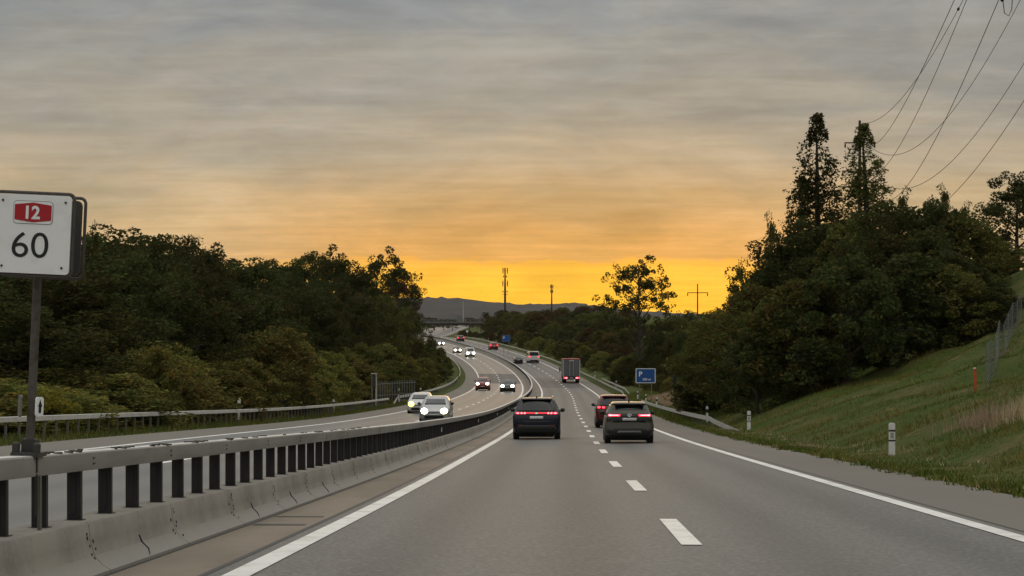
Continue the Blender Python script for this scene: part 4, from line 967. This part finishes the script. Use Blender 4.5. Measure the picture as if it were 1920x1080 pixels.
# ------------------------------------------------------------------ vegetation
def leafmat(name, a, b, c=None, trans=.25, scale=.6, rand=.25):
    m = bpy.data.materials.new(name); m.use_nodes = True; T = m.node_tree; T.nodes.clear(); nw = T.nodes.new; lk = T.links.new
    ge = nw('ShaderNodeNewGeometry'); oi = nw('ShaderNodeObjectInfo')
    no = nw('ShaderNodeTexNoise'); no.inputs['Scale'].default_value = scale; no.inputs['Detail'].default_value = 4; lk(ge.outputs['Position'], no.inputs['Vector'])
    mr_ = nw('ShaderNodeMapRange'); mr_.inputs[1].default_value = .35; mr_.inputs[2].default_value = .65; lk(no.outputs[0], mr_.inputs[0])
    mx = nw('ShaderNodeMix'); mx.data_type = 'RGBA'; lk(mr_.outputs[0], mx.inputs[0]); mx.inputs[6].default_value = a+(1,); mx.inputs[7].default_value = b+(1,)
    cur = mx.outputs[2]
    if c:
        n2 = nw('ShaderNodeTexNoise'); n2.inputs['Scale'].default_value = scale*3.1; lk(ge.outputs['Position'], n2.inputs['Vector'])
        m2 = nw('ShaderNodeMapRange'); m2.inputs[1].default_value = .52; m2.inputs[2].default_value = .66; lk(n2.outputs[0], m2.inputs[0])
        mx = nw('ShaderNodeMix'); mx.data_type = 'RGBA'; lk(m2.outputs[0], mx.inputs[0]); lk(cur, mx.inputs[6]); mx.inputs[7].default_value = c+(1,); cur = mx.outputs[2]
    ri = nw('ShaderNodeMapRange'); ri.inputs[3].default_value = 1-rand; ri.inputs[4].default_value = 1+rand; lk(ge.outputs['Random Per Island'], ri.inputs[0])
    ro = nw('ShaderNodeMapRange'); ro.inputs[3].default_value = 1-rand*.8; ro.inputs[4].default_value = 1+rand*.8; lk(oi.outputs['Random'], ro.inputs[0])
    mu = nw('ShaderNodeMath'); mu.operation = 'MULTIPLY'; lk(ri.outputs[0], mu.inputs[0]); lk(ro.outputs[0], mu.inputs[1])
    hs = nw('ShaderNodeHueSaturation'); lk(mu.outputs[0], hs.inputs['Value']); lk(cur, hs.inputs['Color'])
    hh = nw('ShaderNodeMapRange'); hh.inputs[3].default_value = .47; hh.inputs[4].default_value = .52; lk(oi.outputs['Random'], hh.inputs[0]); lk(hh.outputs[0], hs.inputs['Hue'])
    d = nw('ShaderNodeBsdfDiffuse'); t = nw('ShaderNodeBsdfTranslucent'); x = nw('ShaderNodeMixShader'); x.inputs[0].default_value = trans
    lk(hs.outputs[0], d.inputs[0]); lk(hs.outputs[0], t.inputs[0]); lk(d.outputs[0], x.inputs[1]); lk(t.outputs[0], x.inputs[2])
    o = nw('ShaderNodeOutputMaterial'); lk(x.outputs[0], o.inputs[0]); return m
M['leaf_dark'] = leafmat('leaves_dark_green', (.042, .055, .018), (.064, .072, .026), (.085, .068, .024))
M['leaf_olive'] = leafmat('leaves_olive', (.12, .135, .036), (.175, .165, .05), (.23, .175, .045))
M['leaf_green'] = leafmat('leaves_mid_green', (.07, .09, .024), (.115, .115, .036), (.14, .105, .03))
M['leaf_rust'] = leafmat('leaves_rust_brown', (.09, .058, .026), (.075, .07, .026), (.15, .07, .028))
M['leaf_yellow'] = leafmat('leaves_yellow', (.22, .19, .035), (.14, .14, .035), (.28, .20, .03), .4)
M['bark'] = mat('bark', (.045, .036, .028), .95, noise=(3, (.07, .058, .045), .45, .7, (2, 2, .5)))
def leaf_quads(C, size, rg, droop=0.0, asp=.62):
    """a bent diamond leaf spray at each point of C"""
    n = len(C); d = rg.normal(size=(n, 3)); d[:, 2] = d[:, 2]*.7-droop; d /= np.linalg.norm(d, axis=1)[:, None]
    e = rg.normal(size=(n, 3)); e -= (e*d).sum(1)[:, None]*d; e /= np.linalg.norm(e, axis=1)[:, None]
    L = size*(.5+1.2*rg.random(n)**1.6)[:, None]; w = L*asp
    V = np.stack([C-d*L*.5, C+e*w*.5, C+d*L*.5, C-e*w*.5], 1).reshape(-1, 3)
    return V, np.arange(4*n).reshape(-1, 4)
def ball(n, rg, shell=.42):
    v = rg.normal(size=(n, 3)); v /= np.linalg.norm(v, axis=1)[:, None]; return v*(rg.uniform(shell, 1, n)**.6)[:, None]
def make_tree(seed, H=15., Wd=10., base=.22, nl=13, clumps=90, per=80, leaf=.3, crad=1.1, shape='broad', fill=.5, droop=.0):
    """trunk + limbs mesh and crown mesh (shared by every copy); built at real size"""
    rg = np.random.default_rng(seed); tb = MB(); tips = []
    bend = rg.normal(0, .03, 2)*H
    def tp(t): return np.array((bend[0]*t*t, bend[1]*t*t, t*H*(.9 if shape == 'cone' else .82)))
    tr = H*.017+.05
    tb.tube([tp(t)-np.array((0, 0, .4 if t == 0 else 0)) for t in np.linspace(0, 1, 8)], [tr*(1.35 if t == 0 else 1-t*.88) for t in np.linspace(0, 1, 8)], 7)
    def env(zf):     # crown half width at relative height
        if zf < base: return .1
        u = (zf-base)/(1-base)
        if shape == 'broad': return Wd/2*math.sqrt(max(.03, 1-(2*u-.86)**2*.93)) if u < .9 else Wd/2*.42
        if shape == 'cone': return Wd/2*(1-u)**.8*(.35+.65*min(1, u*5))+.12
        if shape == 'shrub': return Wd/2*math.sqrt(max(.05, 1-(u*1.02)**2.6))
        return Wd/2*math.sin(math.pi*min(1, .12+u*.86))**.7
    C = []
    for k in range(nl):
        z0 = base*.75+((.86 if shape == 'cone' else .97)-base*.75)*(k+.5)/nl; a = k*2.39996+rg.normal(0, .3); p0 = tp(z0); r_ = env(min(.98, z0+.1))*rg.uniform(.75, 1.0)
        up = (.5 if shape != 'cone' else -.05)*r_*rg.uniform(.5, 1.2); p1 = p0+np.array((math.cos(a)*r_, math.sin(a)*r_, up)); pm_ = (p0+p1)/2+np.array((0, 0, (.12 if shape != 'cone' else .18)*r_))+rg.normal(0, .04*r_, 3)
        lr = tr*.5*(1-z0*.6); tb.tube([p0, pm_, p1], [lr, lr*.6, lr*.15], 5); tips += [p1, (pm_+p1)/2, pm_]
        for j in range(3):
            t = rg.uniform(.35, .9); q0 = p0*(1-t)+p1*t if t > .5 else pm_; a2 = a+rg.normal(0, .8); l2 = r_*rg.uniform(.25, .5); q1 = q0+np.array((math.cos(a2)*l2, math.sin(a2)*l2, rg.uniform(-.1, .6)*l2)); tb.tube([q0, (q0+q1)/2+rg.normal(0, .05*l2, 3), q1], [lr*.4, lr*.25, lr*.08], 4); tips.append(q1)
    cen = [tp(1)+np.array((0, 0, .04*H*j_/2)) for j_ in range(3)]+[tp(.92), tp(.85)] if shape == 'cone' else [tp(1)+rg.normal(0, Wd*.035, 3) for j_ in range(5)]
    for i in range(clumps):
        if rg.random() < fill and tips:
            c = tips[rg.integers(len(tips))]+rg.normal(0, crad*.35, 3)
        else:
            zf = base+((1 if shape in ('cone', 'shrub') else .93)-base)*rg.random()**(.85 if shape != 'cone' else 1.1); a = rg.uniform(0, 2*math.pi); r_ = env(zf)*rg.uniform(.55, .98)*(1+.14*math.sin(3*a+seed)+.1*math.sin(5*a+zf*9+seed))
            o = tp(min(1, zf)); c = np.array((o[0]+math.cos(a)*r_, o[1]+math.sin(a)*r_, zf*H-crad*.3))
        cen.append(c)
    for c in cen:
        n = int(per*rg.uniform(.5, 1.5)); r_ = crad*rg.uniform(.55, 1.25)*(1-.6*max(0, c[2])/H if shape == 'cone' else 1); b = ball(n, rg)*np.array((r_, r_, r_*.72))
        if droop: b[:, 2] -= droop*np.abs(rg.normal(0, r_, n))
        C.append(c+b)
    C = np.concatenate(C); C[:, 2] = np.maximum(C[:, 2], .05)
    V, F = leaf_quads(C, leaf, rg, droop)
    to = tb.build('trunk', M['bark']); co = mesh_np('crown', V, F)
    tm, cm = to.data, co.data; bpy.data.objects.remove(to); bpy.data.objects.remove(co)
    return tm, cm, C[:, 2].max(), H
PROTO = {}
def proto(k, *mats, **kw):
    tm, cm, top, H = make_tree(**kw)
    for j, m in enumerate(mats):
        c2 = cm if j == 0 else cm.copy(); c2.materials.clear(); c2.materials.append(M[m]); PROTO[(k, m)] = (tm, c2, top)
proto('oak1', 'leaf_dark', 'leaf_green', 'leaf_rust', seed=1, H=15, Wd=11, base=.2, clumps=150, per=120, leaf=0.23, crad=1.0)
proto('oak2', 'leaf_dark', 'leaf_green', 'leaf_rust', seed=2, H=15, Wd=9, base=.15, clumps=150, per=120, leaf=0.23, crad=1.0, shape='oval')
proto('oak3', 'leaf_dark', 'leaf_green', seed=3, H=15, Wd=12, base=.28, clumps=150, per=120, leaf=0.23, crad=1.0)
proto('open', 'leaf_dark', 'leaf_rust', seed=11, H=16, Wd=12, base=.35, nl=15, clumps=95, per=100, leaf=0.22, crad=0.75, fill=.85)
proto('lone', 'leaf_dark', 'leaf_rust', seed=12, H=14, Wd=9.5, base=.25, nl=20, clumps=260, per=60, leaf=0.19, crad=0.55, fill=0.6)
proto('birch', 'leaf_dark', 'leaf_green', seed=5, H=16, Wd=5.6, base=.08, nl=60, clumps=900, per=24, leaf=0.13, crad=0.38, shape='cone', fill=0.35, droop=1.3)
proto('spindly', 'leaf_green', 'leaf_yellow', 'leaf_dark', seed=6, H=9, Wd=4.0, base=.15, nl=14, clumps=95, per=50, leaf=0.15, crad=0.42, shape='oval', fill=.95, droop=.2)
proto('shrub1', 'leaf_olive', 'leaf_green', 'leaf_rust', 'leaf_dark', seed=7, H=6, Wd=6, base=.02, nl=10, clumps=150, per=130, leaf=0.155, crad=0.55, shape='shrub', fill=.25)
proto('shrub2', 'leaf_olive', 'leaf_green', 'leaf_rust', 'leaf_dark', seed=8, H=6, Wd=5, base=.02, nl=10, clumps=150, per=130, leaf=0.155, crad=0.55, shape='shrub', fill=.3)
proto('shrub3', 'leaf_olive', 'leaf_green', 'leaf_yellow', 'leaf_dark', seed=9, H=6, Wd=4.2, base=.04, nl=12, clumps=130, per=110, leaf=0.15, crad=0.5, shape='oval', fill=.35)
TREES = []
def ordn(k):
    k += 1; return '%d%s' % (k, 'th' if 10 < k % 100 < 14 else {1: 'st', 2: 'nd', 3: 'rd'}.get(k % 10, 'th'))
def tree(kind, m, X, Y, ground, H, wide, label, name=None, cat=None, group=None):
    tm, cm, top = PROTO[(kind, m)]; k = H/top
    nm = name or ('shrub' if kind.startswith('shrub') else 'birch_tree' if kind == 'birch' else 'broadleaf_tree')
    r = empty(nm, (X, Y, ground), rnd.uniform(0, 6.28)); tag(r, label, cat or ('shrub' if kind.startswith('shrub') else 'tree'), group)
    for n_, me in (('trunk' if not kind.startswith('shrub') else 'stem', tm), ('crown' if not kind.startswith('shrub') else 'foliage', cm)):
        inst(n_, me, r, (0, 0, 0), 0, (k*wide, k*wide, k))
    TREES.append(r); return r
def tree_px(kind, m, x, ytop, Y, wpx, label, **kw):
    """a tree whose top shows at pixel (x, ytop) when it stands Y metres ahead; wpx is its width there"""
    t = at(x, ytop, Y); g = gz(min(Y, 1390), offat(t.x, Y)); H = t.z-g
    tm, cm, top = PROTO[(kind, m)]; xs = np.empty(len(cm.vertices)*3, np.float32); cm.vertices.foreach_get('co', xs); w0 = np.percentile(np.abs(xs[0::3]), 97)*2
    wide = (wpx/FPX*Y)/(w0*H/top)
    return tree(kind, m, t.x, Y, g-.1, H, wide, label, **kw)
def solve_off(x, off, ymax=430, ymin=40):
    ys = np.arange(ymin, ymax, 1.0); e = [abs(TX[int(y-S0)]+off-(x-960)/FPX*y) for y in ys]; return float(ys[int(np.argmin(e))])
# --- the wood on the left
SKY = [(-120, 500), (0, 480), (120, 440), (170, 425), (240, 414), (330, 430), (400, 440), (455, 465), (520, 466), (560, 462), (650, 468), (700, 480), (740, 505), (765, 535), (790, 562), (810, 600)]
BUSH = [(-60, 705), (60, 715), (150, 705), (230, 675), (300, 655), (360, 680), (420, 672), (480, 655), (520, 625), (560, 665), (620, 655), (680, 665), (740, 645), (800, 645), (830, 655), (850, 690)]
sky = lambda x: float(interp(x, SKY)); bsh = lambda x: float(interp(x, BUSH))
G1, G2 = 'trees of the dense wood on the left', 'shrubs at the foot of the left wood'
L1, L2 = 'dark broadleaf tree in the dense wood left of the motorway', 'olive shrub in the belt between the left guardrail and the wood'
for k, x in enumerate(np.arange(-70, 755, 42)):
    x += rnd.uniform(-10, 10); Y = min(420, solve_off(x, -27+rnd.uniform(-3, 3)))
    tree_px(rnd.choice(['oak1', 'oak2', 'oak3']), 'leaf_dark', x, sky(x)+rnd.uniform(2, 22), Y, (rnd.uniform(8, 11))*FPX/Y, ordn(k)+' dark tree from the left along the skyline of the left wood', group=G1)
for k, x in enumerate(np.arange(-90, 765, 50)):
    x += rnd.uniform(-12, 12); Y = min(410, solve_off(x, -21+rnd.uniform(-2, 2)))
    tree_px(rnd.choice(['oak1', 'oak2', 'oak3']), rnd.choice(['leaf_dark']*6+['leaf_green']), x, sky(x)+rnd.uniform(45, 95), Y, (rnd.uniform(6.5, 9))*FPX/Y, ordn(k)+' dark tree from the left in the front row of the left wood', group=G1)
for k, x in enumerate(np.arange(-90, 700, 70)):          # deeper in the wood, closing the gaps
    Y = min(440, solve_off(x, -38)); tree_px('oak2', 'leaf_dark', x, sky(x)+rnd.uniform(30, 60), Y, 12*FPX/Y, ordn(k)+' dark tree from the left deep inside the left wood', group=G1)
for k, x in enumerate(np.arange(-100, 815, 24)):
    x += rnd.uniform(-8, 8); Y = min(400, solve_off(x, -14.8+rnd.uniform(-1.2, .8), 400)); m = rnd.choice(['leaf_olive', 'leaf_olive', 'leaf_olive', 'leaf_green'])
    tree_px(rnd.choice(['shrub1', 'shrub2', 'shrub3', 'shrub3']), m, x, bsh(x)+rnd.uniform(-5, 40), Y, rnd.uniform(3.4, 5.2)*FPX/Y, ordn(k)+' shrub from the left in the row right behind the left guardrail', group=G2)
for k, x in enumerate(np.arange(-100, 795, 34)):
    x += rnd.uniform(-8, 8); Y = min(405, solve_off(x, -17.5, 405))
    tree_px(rnd.choice(['shrub1', 'shrub2']), rnd.choice(['leaf_green', 'leaf_olive', 'leaf_olive']), x, bsh(x)-rnd.uniform(-5, 30), Y, rnd.uniform(4.5, 6)*FPX/Y, ordn(k)+' taller shrub from the left in the second row before the left wood', group=G2)
tree_px('open', 'leaf_dark', 610, 455, 300, 150, 'open-crowned dark tree on the skyline of the left wood, left of the sunset gap', group=G1)
tree_px('open', 'leaf_dark', 700, 462, 320, 150, 'open-crowned dark tree at the right end of the left wood, sunset showing through', group=G1)
tree_px('open', 'leaf_rust', 740, 500, 345, 85, 'thin tree where the left wood drops towards the sunset', group=G1)
tree_px('spindly', 'leaf_dark', 184, 408, 128, 34, 'thin upright treetop just right of the kilometre sign', group=G1)
tree_px('oak2', 'leaf_green', 772, 580, 370, 56, 'paler green tree at the right foot of the left wood')
for x, y, Y, w in ((805, 632, 372, 36), (822, 650, 368, 34), (836, 668, 362, 26)): tree_px('shrub2', 'leaf_green', x, y, Y, w, 'dark green shrub at row %d beside the bend, below the overpass' % y if False else {805: 'highest', 822: 'middle', 836: 'lowest'}[x]+' of three green shrubs stepping down to the left bend')
tree_px('shrub3', 'leaf_yellow', 75, 720, 66, 110, 'yellowing shrub behind the kilometre sign post')
tree_px('shrub3', 'leaf_olive', 292, 640, 84, 95, 'yellow-green pointed shrub in front of the left wood')
tree_px('oak2', 'leaf_rust', 470, 560, 150, 90, 'rust-tinged tree among the dark front trees of the left wood')
tree_px('oak1', 'leaf_rust', 660, 545, 250, 80, 'rust-brown tree below the open crowns of the left wood')
tree_px('shrub3', 'leaf_yellow', 128, 722, 70, 60, 'small bright yellow shrub right of the sign post')
tree_px('shrub3', 'leaf_yellow', 765, 668, 250, 42, 'yellow-green shrub behind the paling fence')
tree_px('shrub3', 'leaf_olive', 523, 606, 120, 130, 'tallest olive shrub in the belt before the left wood')
# --- the bank on the right
RBU = [(1270, 640), (1330, 590), (1400, 530), (1440, 465), (1480, 420), (1540, 392), (1600, 378), (1680, 368), (1760, 358), (1820, 388), (1870, 440), (1900, 510)]
rbu = lambda x: float(interp(x, RBU))
G3 = 'shrubs of the big thicket on the right bank'; L3 = 'dense dark green shrub in the big thicket on the right bank'
for k, x in enumerate(np.arange(1320, 1880, 38)):
    x += rnd.uniform(-10, 10); Y = rnd.uniform(110, 122) if x > 1440 else rnd.uniform(125, 150)
    tree_px(rnd.choice(['shrub1', 'shrub2']), rnd.choice(['leaf_dark', 'leaf_dark', 'leaf_green']), x, rbu(x)+rnd.uniform(60, 130), Y, rnd.uniform(4.2, 5.6)*FPX/Y, ordn(k)+' dark shrub from the left in the middle layer of the right thicket', group=G3)
for k, x in enumerate(np.arange(1380, 1890, 42)):
    x += rnd.uniform(-10, 10); Y = rnd.uniform(122, 135)
    tree_px(rnd.choice(['oak1', 'oak2', 'shrub1']), rnd.choice(['leaf_green', 'leaf_dark']), x, rbu(x)+rnd.uniform(0, 30), Y, rnd.uniform(6, 7.5)*FPX/Y, ordn(k)+' leafy tree from the left at the top of the right thicket', group='trees of the right thicket')
for k, (x, y, w) in enumerate([(1420, 610, 150), (1500, 520, 190), (1590, 470, 210), (1690, 470, 200), (1780, 490, 180), (1850, 540, 110)]):
    tree_px('shrub%d' % (1+k % 2), ['leaf_dark', 'leaf_green', 'leaf_dark'][k % 3], x, y, 104+rnd.uniform(0, 5), w, ordn(k)+' of the six large front shrubs of the right thicket, from the left', group=G3)
tree_px('birch', 'leaf_dark', 1535, 212, 140, 165, 'tall narrow drooping tree left of the power pole on the bank')
tree_px('birch', 'leaf_green', 1630, 232, 186, 160, 'second narrow drooping tree around the power pole')
tree_px('birch', 'leaf_dark', 1484, 325, 138, 110, 'lower narrow drooping tree left of the tall one')
tree_px('spindly', 'leaf_green', 1447, 388, 136, 60, 'thin twiggy tree at the left shoulder of the right thicket')
for x, y, w, l_ in ((1690, 345, 70, 'small leafy treetop just right of the power pole'), (1735, 362, 70, 'thin leafy treetop under the wires on the thicket'), (1775, 338, 64, 'airy light treetop below the lowest wire'), (1808, 372, 60, 'airy treetop between the wires and the dark tree')):
    tree_px('spindly', 'leaf_green', x, y, 142, w, l_)
tree_px('oak2', 'leaf_dark', 1906, 316, 158, 170, 'big dark broadleaf tree at the right edge above the meadow')
tree_px('spindly', 'leaf_yellow', 1394, 480, 168, 80, 'small tree with yellow leaves glowing against the sunset')
tree_px('spindly', 'leaf_yellow', 1374, 515, 172, 60, 'lower yellow-leaved treetop left of the glowing tree')
tree_px('lone', 'leaf_dark', 1199, 478, 310, 126, 'lone open tree standing against the sunset between the masts and the pole')
# --- the middle distance on the right
MID = [(1085, 605), (1130, 586), (1180, 590), (1230, 580), (1265, 570), (1300, 566), (1340, 556), (1380, 545)]
mid = lambda x: float(interp(x, MID)); G4 = 'trees and shrubs along the right side beyond the thicket'
L4 = 'dark tree in the belt between the lone tree and the thicket'
for k, x in enumerate(np.arange(1095, 1395, 24)):
    x += rnd.uniform(-6, 6); Y = solve_off(x, 30+rnd.uniform(-2, 2), 520, 120)
    tree_px(rnd.choice(['oak1', 'oak2', 'oak3']), rnd.choice(['leaf_dark', 'leaf_rust', 'leaf_green']) if False else rnd.choice(['leaf_dark', 'leaf_green']), x, mid(x)+rnd.uniform(0, 25), Y, rnd.uniform(50, 75), ordn(k)+' dark tree from the left in the belt between lorry and thicket', group=G4)
for k, x in enumerate(np.arange(1105, 1400, 22)):
    x += rnd.uniform(-6, 6); Y = solve_off(x, 22.5+rnd.uniform(-1.5, 1.5), 480, 120)
    tree_px(rnd.choice(['shrub1', 'shrub2']), rnd.choice(['leaf_rust', 'leaf_green', 'leaf_dark', 'leaf_rust']), x, rnd.uniform(612, 650), Y, rnd.uniform(45, 70), ordn(k)+' shrub from the left in the row behind the near parking sign', group='shrubs behind the parking sign')
for k in range(20):
    s_ = 205+k*8; p = rp(s_, rnd.uniform(15, 18)); H = rnd.uniform(1.6, 2.8)
    tree(rnd.choice(['shrub1', 'shrub2', 'shrub3']), rnd.choice(['leaf_green', 'leaf_olive']), p[0], p[1], gz(s_, 16.5)-.1, H, rnd.uniform(1.0, 1.3), ordn(k)+' low green shrub along the verge behind the right guardrail, counted from the near end', group='low shrubs on the right verge')
for k in range(60):
    s_ = 300+k*7.8; o_ = rnd.uniform(14.6, 19); p = rp(s_, o_); H = rnd.uniform(2.6, 4.6)*(1 if s_ < 600 else .55)
    tree(rnd.choice(['shrub1', 'shrub2']), rnd.choice(['leaf_green', 'leaf_olive', 'leaf_dark'] if s_ < 560 else ['leaf_rust', 'leaf_dark']), p[0], p[1], gz(s_, o_)-.1, H, rnd.uniform(1.1, 1.6), ordn(k)+' far shrub on the right verge, counted from the lorry to the bridge', group='far shrubs on the right verge')
SCR = []
while len(SCR) < 80:
    s_ = rnd.uniform(330, 790); o_ = rnd.uniform(22, 80); p = rp(s_, o_); px = 960+FPX*p[0]/p[1]
    if 880 < px < 1180: SCR.append((px, s_, o_, p))
for k, (px, s_, o_, p) in enumerate(sorted(SCR, key=lambda v: v[0])):
    H = rnd.uniform(4, 6.5)+(s_ > 600)*2
    tree(rnd.choice(['oak1', 'oak2', 'shrub1']), rnd.choice(['leaf_dark', 'leaf_rust', 'leaf_green']), p[0], p[1], gz(s_, o_)-.1, H, rnd.uniform(1.0, 1.4), ordn(k)+' small tree from the left in the scrub right of the far motorway', group='scrub trees right of the far motorway')
tree_px('oak2', 'leaf_rust', 962, 586, 720, 44, 'round rust-brown tree below the tall radio mast')
tree_px('oak1', 'leaf_dark', 1055, 592, 600, 46, 'round dark tree below the slimmer radio mast')
tree_px('oak1', 'leaf_green', 1108, 585, 520, 60, 'round dark tree left of the lone open tree')
tree_px('oak2', 'leaf_dark', 912, 584, 860, 28, 'dark pointed tree at the right end of the overpass')
for k, x in enumerate((925, 940, 985, 1005, 1025)): tree_px('oak1', 'leaf_dark', x, 604+rnd.uniform(0, 10), 760, 34, ordn(k)+' dark tree from the left in the row right of the overpass', group='row of trees right of the overpass')
for k, x in enumerate((800, 815, 832, 848, 880, 895)): tree_px('oak1', 'leaf_dark', x, 593+rnd.uniform(0, 5), 1050, 26, ordn(k)+' far dark tree from the left above the overpass', group='far trees behind the overpass')

# ------------------------------------------------------------------ grass
M['blade'] = leafmat('grass_blades', (.06, .088, .014), (.105, .125, .026), (.17, .14, .05), .25, .3, .4)
M['dry'] = leafmat('dry_grass_blades', (.46, .36, .23), (.36, .28, .17), (.55, .45, .31), .3, 1.0, .25)
def blades(name, pts, hts, wid, m, label, lean=.35, cat='grass'):
    n = len(pts); a = nrg.uniform(0, 2*math.pi, n); w = wid*nrg.uniform(.6, 1.4, n)
    d = np.stack([np.cos(a)*w, np.sin(a)*w, np.zeros(n)], 1); l_ = nrg.normal(0, lean, (n, 2))*hts[:, None]
    tip = pts+np.concatenate([l_, hts[:, None]], 1)
    V = np.stack([pts-d, pts+d, tip], 1).reshape(-1, 3); o = mesh_np(name, V, np.arange(3*n).reshape(-1, 3), m)
    return tag(o, label, cat, kind='stuff')
def ground_pts(n, s0, s1, o0, o1, pw=1.0, cond=None):
    s = s0+(s1-s0)*nrg.random(n)**pw; o = nrg.uniform(o0, o1, n); j = (s-S0).astype(int)
    f = s-S0-j; L_ = lambda T: T[j]*(1-f)+T[j+1]*f
    x, e, g, cs = L_(TX), L_(TE), L_(TG), L_(TCS); c = L_(TC) if o0 > 0 else L_(TD)
    tab = RB if o0 > 0 else LB; b = np.interp(np.abs(o), [p[0] for p in tab], [p[1] for p in tab])
    if o0 > 0: b = np.where(b > 0, b*np.array([bankf(v) for v in s]), b)
    d = np.maximum(0, np.abs(o)-13); w = np.minimum(1, d/8)*.5*snoise(x+o, s, .35, 1)+np.minimum(1, d/20)*.6*snoise(x+o, s, .07, 2)
    P = np.stack([x+o*cs, s-o*g*cs, e+c*np.clip(o, -12, 12)+b+w-.03], 1)
    return P
P = ground_pts(220000, 23, 125, 10.72, 28, 1.4)
pat = np.clip(snoise(P[:, 0], P[:, 1], .9, 4)*.6+.5, 0, 1)
blades('grass', P, (.03+.09*pat)*nrg.uniform(.5, 1.5, len(P)), .012, M['blade'], 'short green grass covering the bank on the right')
P = ground_pts(26000, 24, 130, 10.3, 11.3, 1.3); k_ = snoise(P[:, 0], P[:, 1], 1.7, 3)+.8*snoise(P[:, 0], P[:, 1], 5.0, 8) > .25*(1+4*np.maximum(0, 10.75-(P[:, 0]-np.interp(P[:, 1], ST, TX)))); P = P[k_]
P[:, 2] = np.maximum(P[:, 2], [rp(y_, 10.5)[2]-.02 for y_ in P[:, 1]])
blades('edge_grass', P, nrg.uniform(.05, .2, len(P)), .014, M['blade'], 'ragged grass spilling over the edge of the right shoulder', .6)
P = ground_pts(5000, 26, 110, 10.5, 13, 1.3); k_ = snoise(P[:, 0], P[:, 1], 1.1, 12) > .35; P = P[k_]; blades('dry_edge_grass', P, nrg.uniform(.06, .2, len(P)), .014, M['dry'], 'dry straw-coloured blades along the edge of the right shoulder', .6)
P = ground_pts(40000, 34, 120, 12.6, 28, 1.2); k_ = snoise(P[:, 0], P[:, 1], .5, 21)+.4*snoise(P[:, 0], P[:, 1], 2.1, 5) > .25; P = P[k_]; blades('weeds', P, nrg.uniform(.12, .34, len(P)), .018, M['leaf_olive'], 'taller weeds in patches on the right bank', .5)
P = ground_pts(16000, 120, 260, 10.75, 19); blades('verge_grass', P, nrg.uniform(.15, .45, len(P)), .035, M['blade'], 'rough grass on the right verge behind the guardrail')
P = ground_pts(16000, 42, 200, -14.2, -10.8, 1.3); blades('verge_grass', P, nrg.uniform(.08, .34, len(P)), .025, M['leaf_green'], 'rough grass along the foot of the left guardrail')
P = ground_pts(14000, 172, 216, 13.2, 18.5); blades('dry_grass', P, nrg.uniform(.3, .75, len(P)), .03, M['dry'], 'tan dry grass on the slope right of the near parking sign')
def tag_stuff(o): return tag(o, kind='stuff')
def clump(x, y, Y, n, rad, h, label):
    c = at(x, y, Y); r = empty('dry_grass_clump', (c.x, Y, gz(Y, offat(c.x, Y)))); tag(r, label, 'grass clump')
    X = c.x+nrg.normal(0, rad*.55, n); Yy = Y+nrg.normal(0, rad, n)
    Z = np.array([gz(yy, offat(xx, yy))-.05 for xx, yy in zip(X, Yy)]); P = np.stack([X, Yy, Z], 1)
    hh = nrg.uniform(.25, 1, n)*h; an = nrg.uniform(0, 6.28, n); w = nrg.uniform(.008, .016, n); d = np.stack([np.cos(an)*w, np.sin(an)*w, 0*w], 1)
    tip = P+np.stack([nrg.normal(0, .22, n)*hh, nrg.normal(0, .22, n)*hh, hh], 1)
    under(tag_stuff(mesh_np('stalks', np.stack([P-d, P+d, tip], 1).reshape(-1, 3), np.arange(3*n).reshape(-1, 3), M['dry'])), r)
clump(1838, 790, 52, 380, .7, .62, 'tan tuft of tall dry grass below the orange marker post')
clump(1882, 800, 50, 260, .6, .5, 'tan tuft of dry grass between the marker post and the right edge')
clump(1918, 795, 49, 320, .6, .75, 'tan tuft of tall dry grass cut by the right edge')
clump(1490, 842, 62, 900, .8, .16, 'low rusty tuft of dry grass at the edge of the shoulder')

# ------------------------------------------------------------------ evening haze
HAZE = 1
if HAZE:
    m = bpy.data.materials.new('haze'); m.use_nodes = True; T = m.node_tree; T.nodes.clear()
    v = T.nodes.new('ShaderNodeVolumePrincipled'); v.inputs['Color'].default_value = (.92, .84, .82, 1); v.inputs['Density'].default_value = .00002; v.inputs['Anisotropy'].default_value = .2
    o = T.nodes.new('ShaderNodeOutputMaterial'); T.links.new(v.outputs[0], o.inputs['Volume'])
    q = MB(); q.box((0, 1750, 65), (8600, 3600, 190)); tag(q.build('haze', m), 'thin pale evening haze filling the valley', 'haze', kind='stuff')
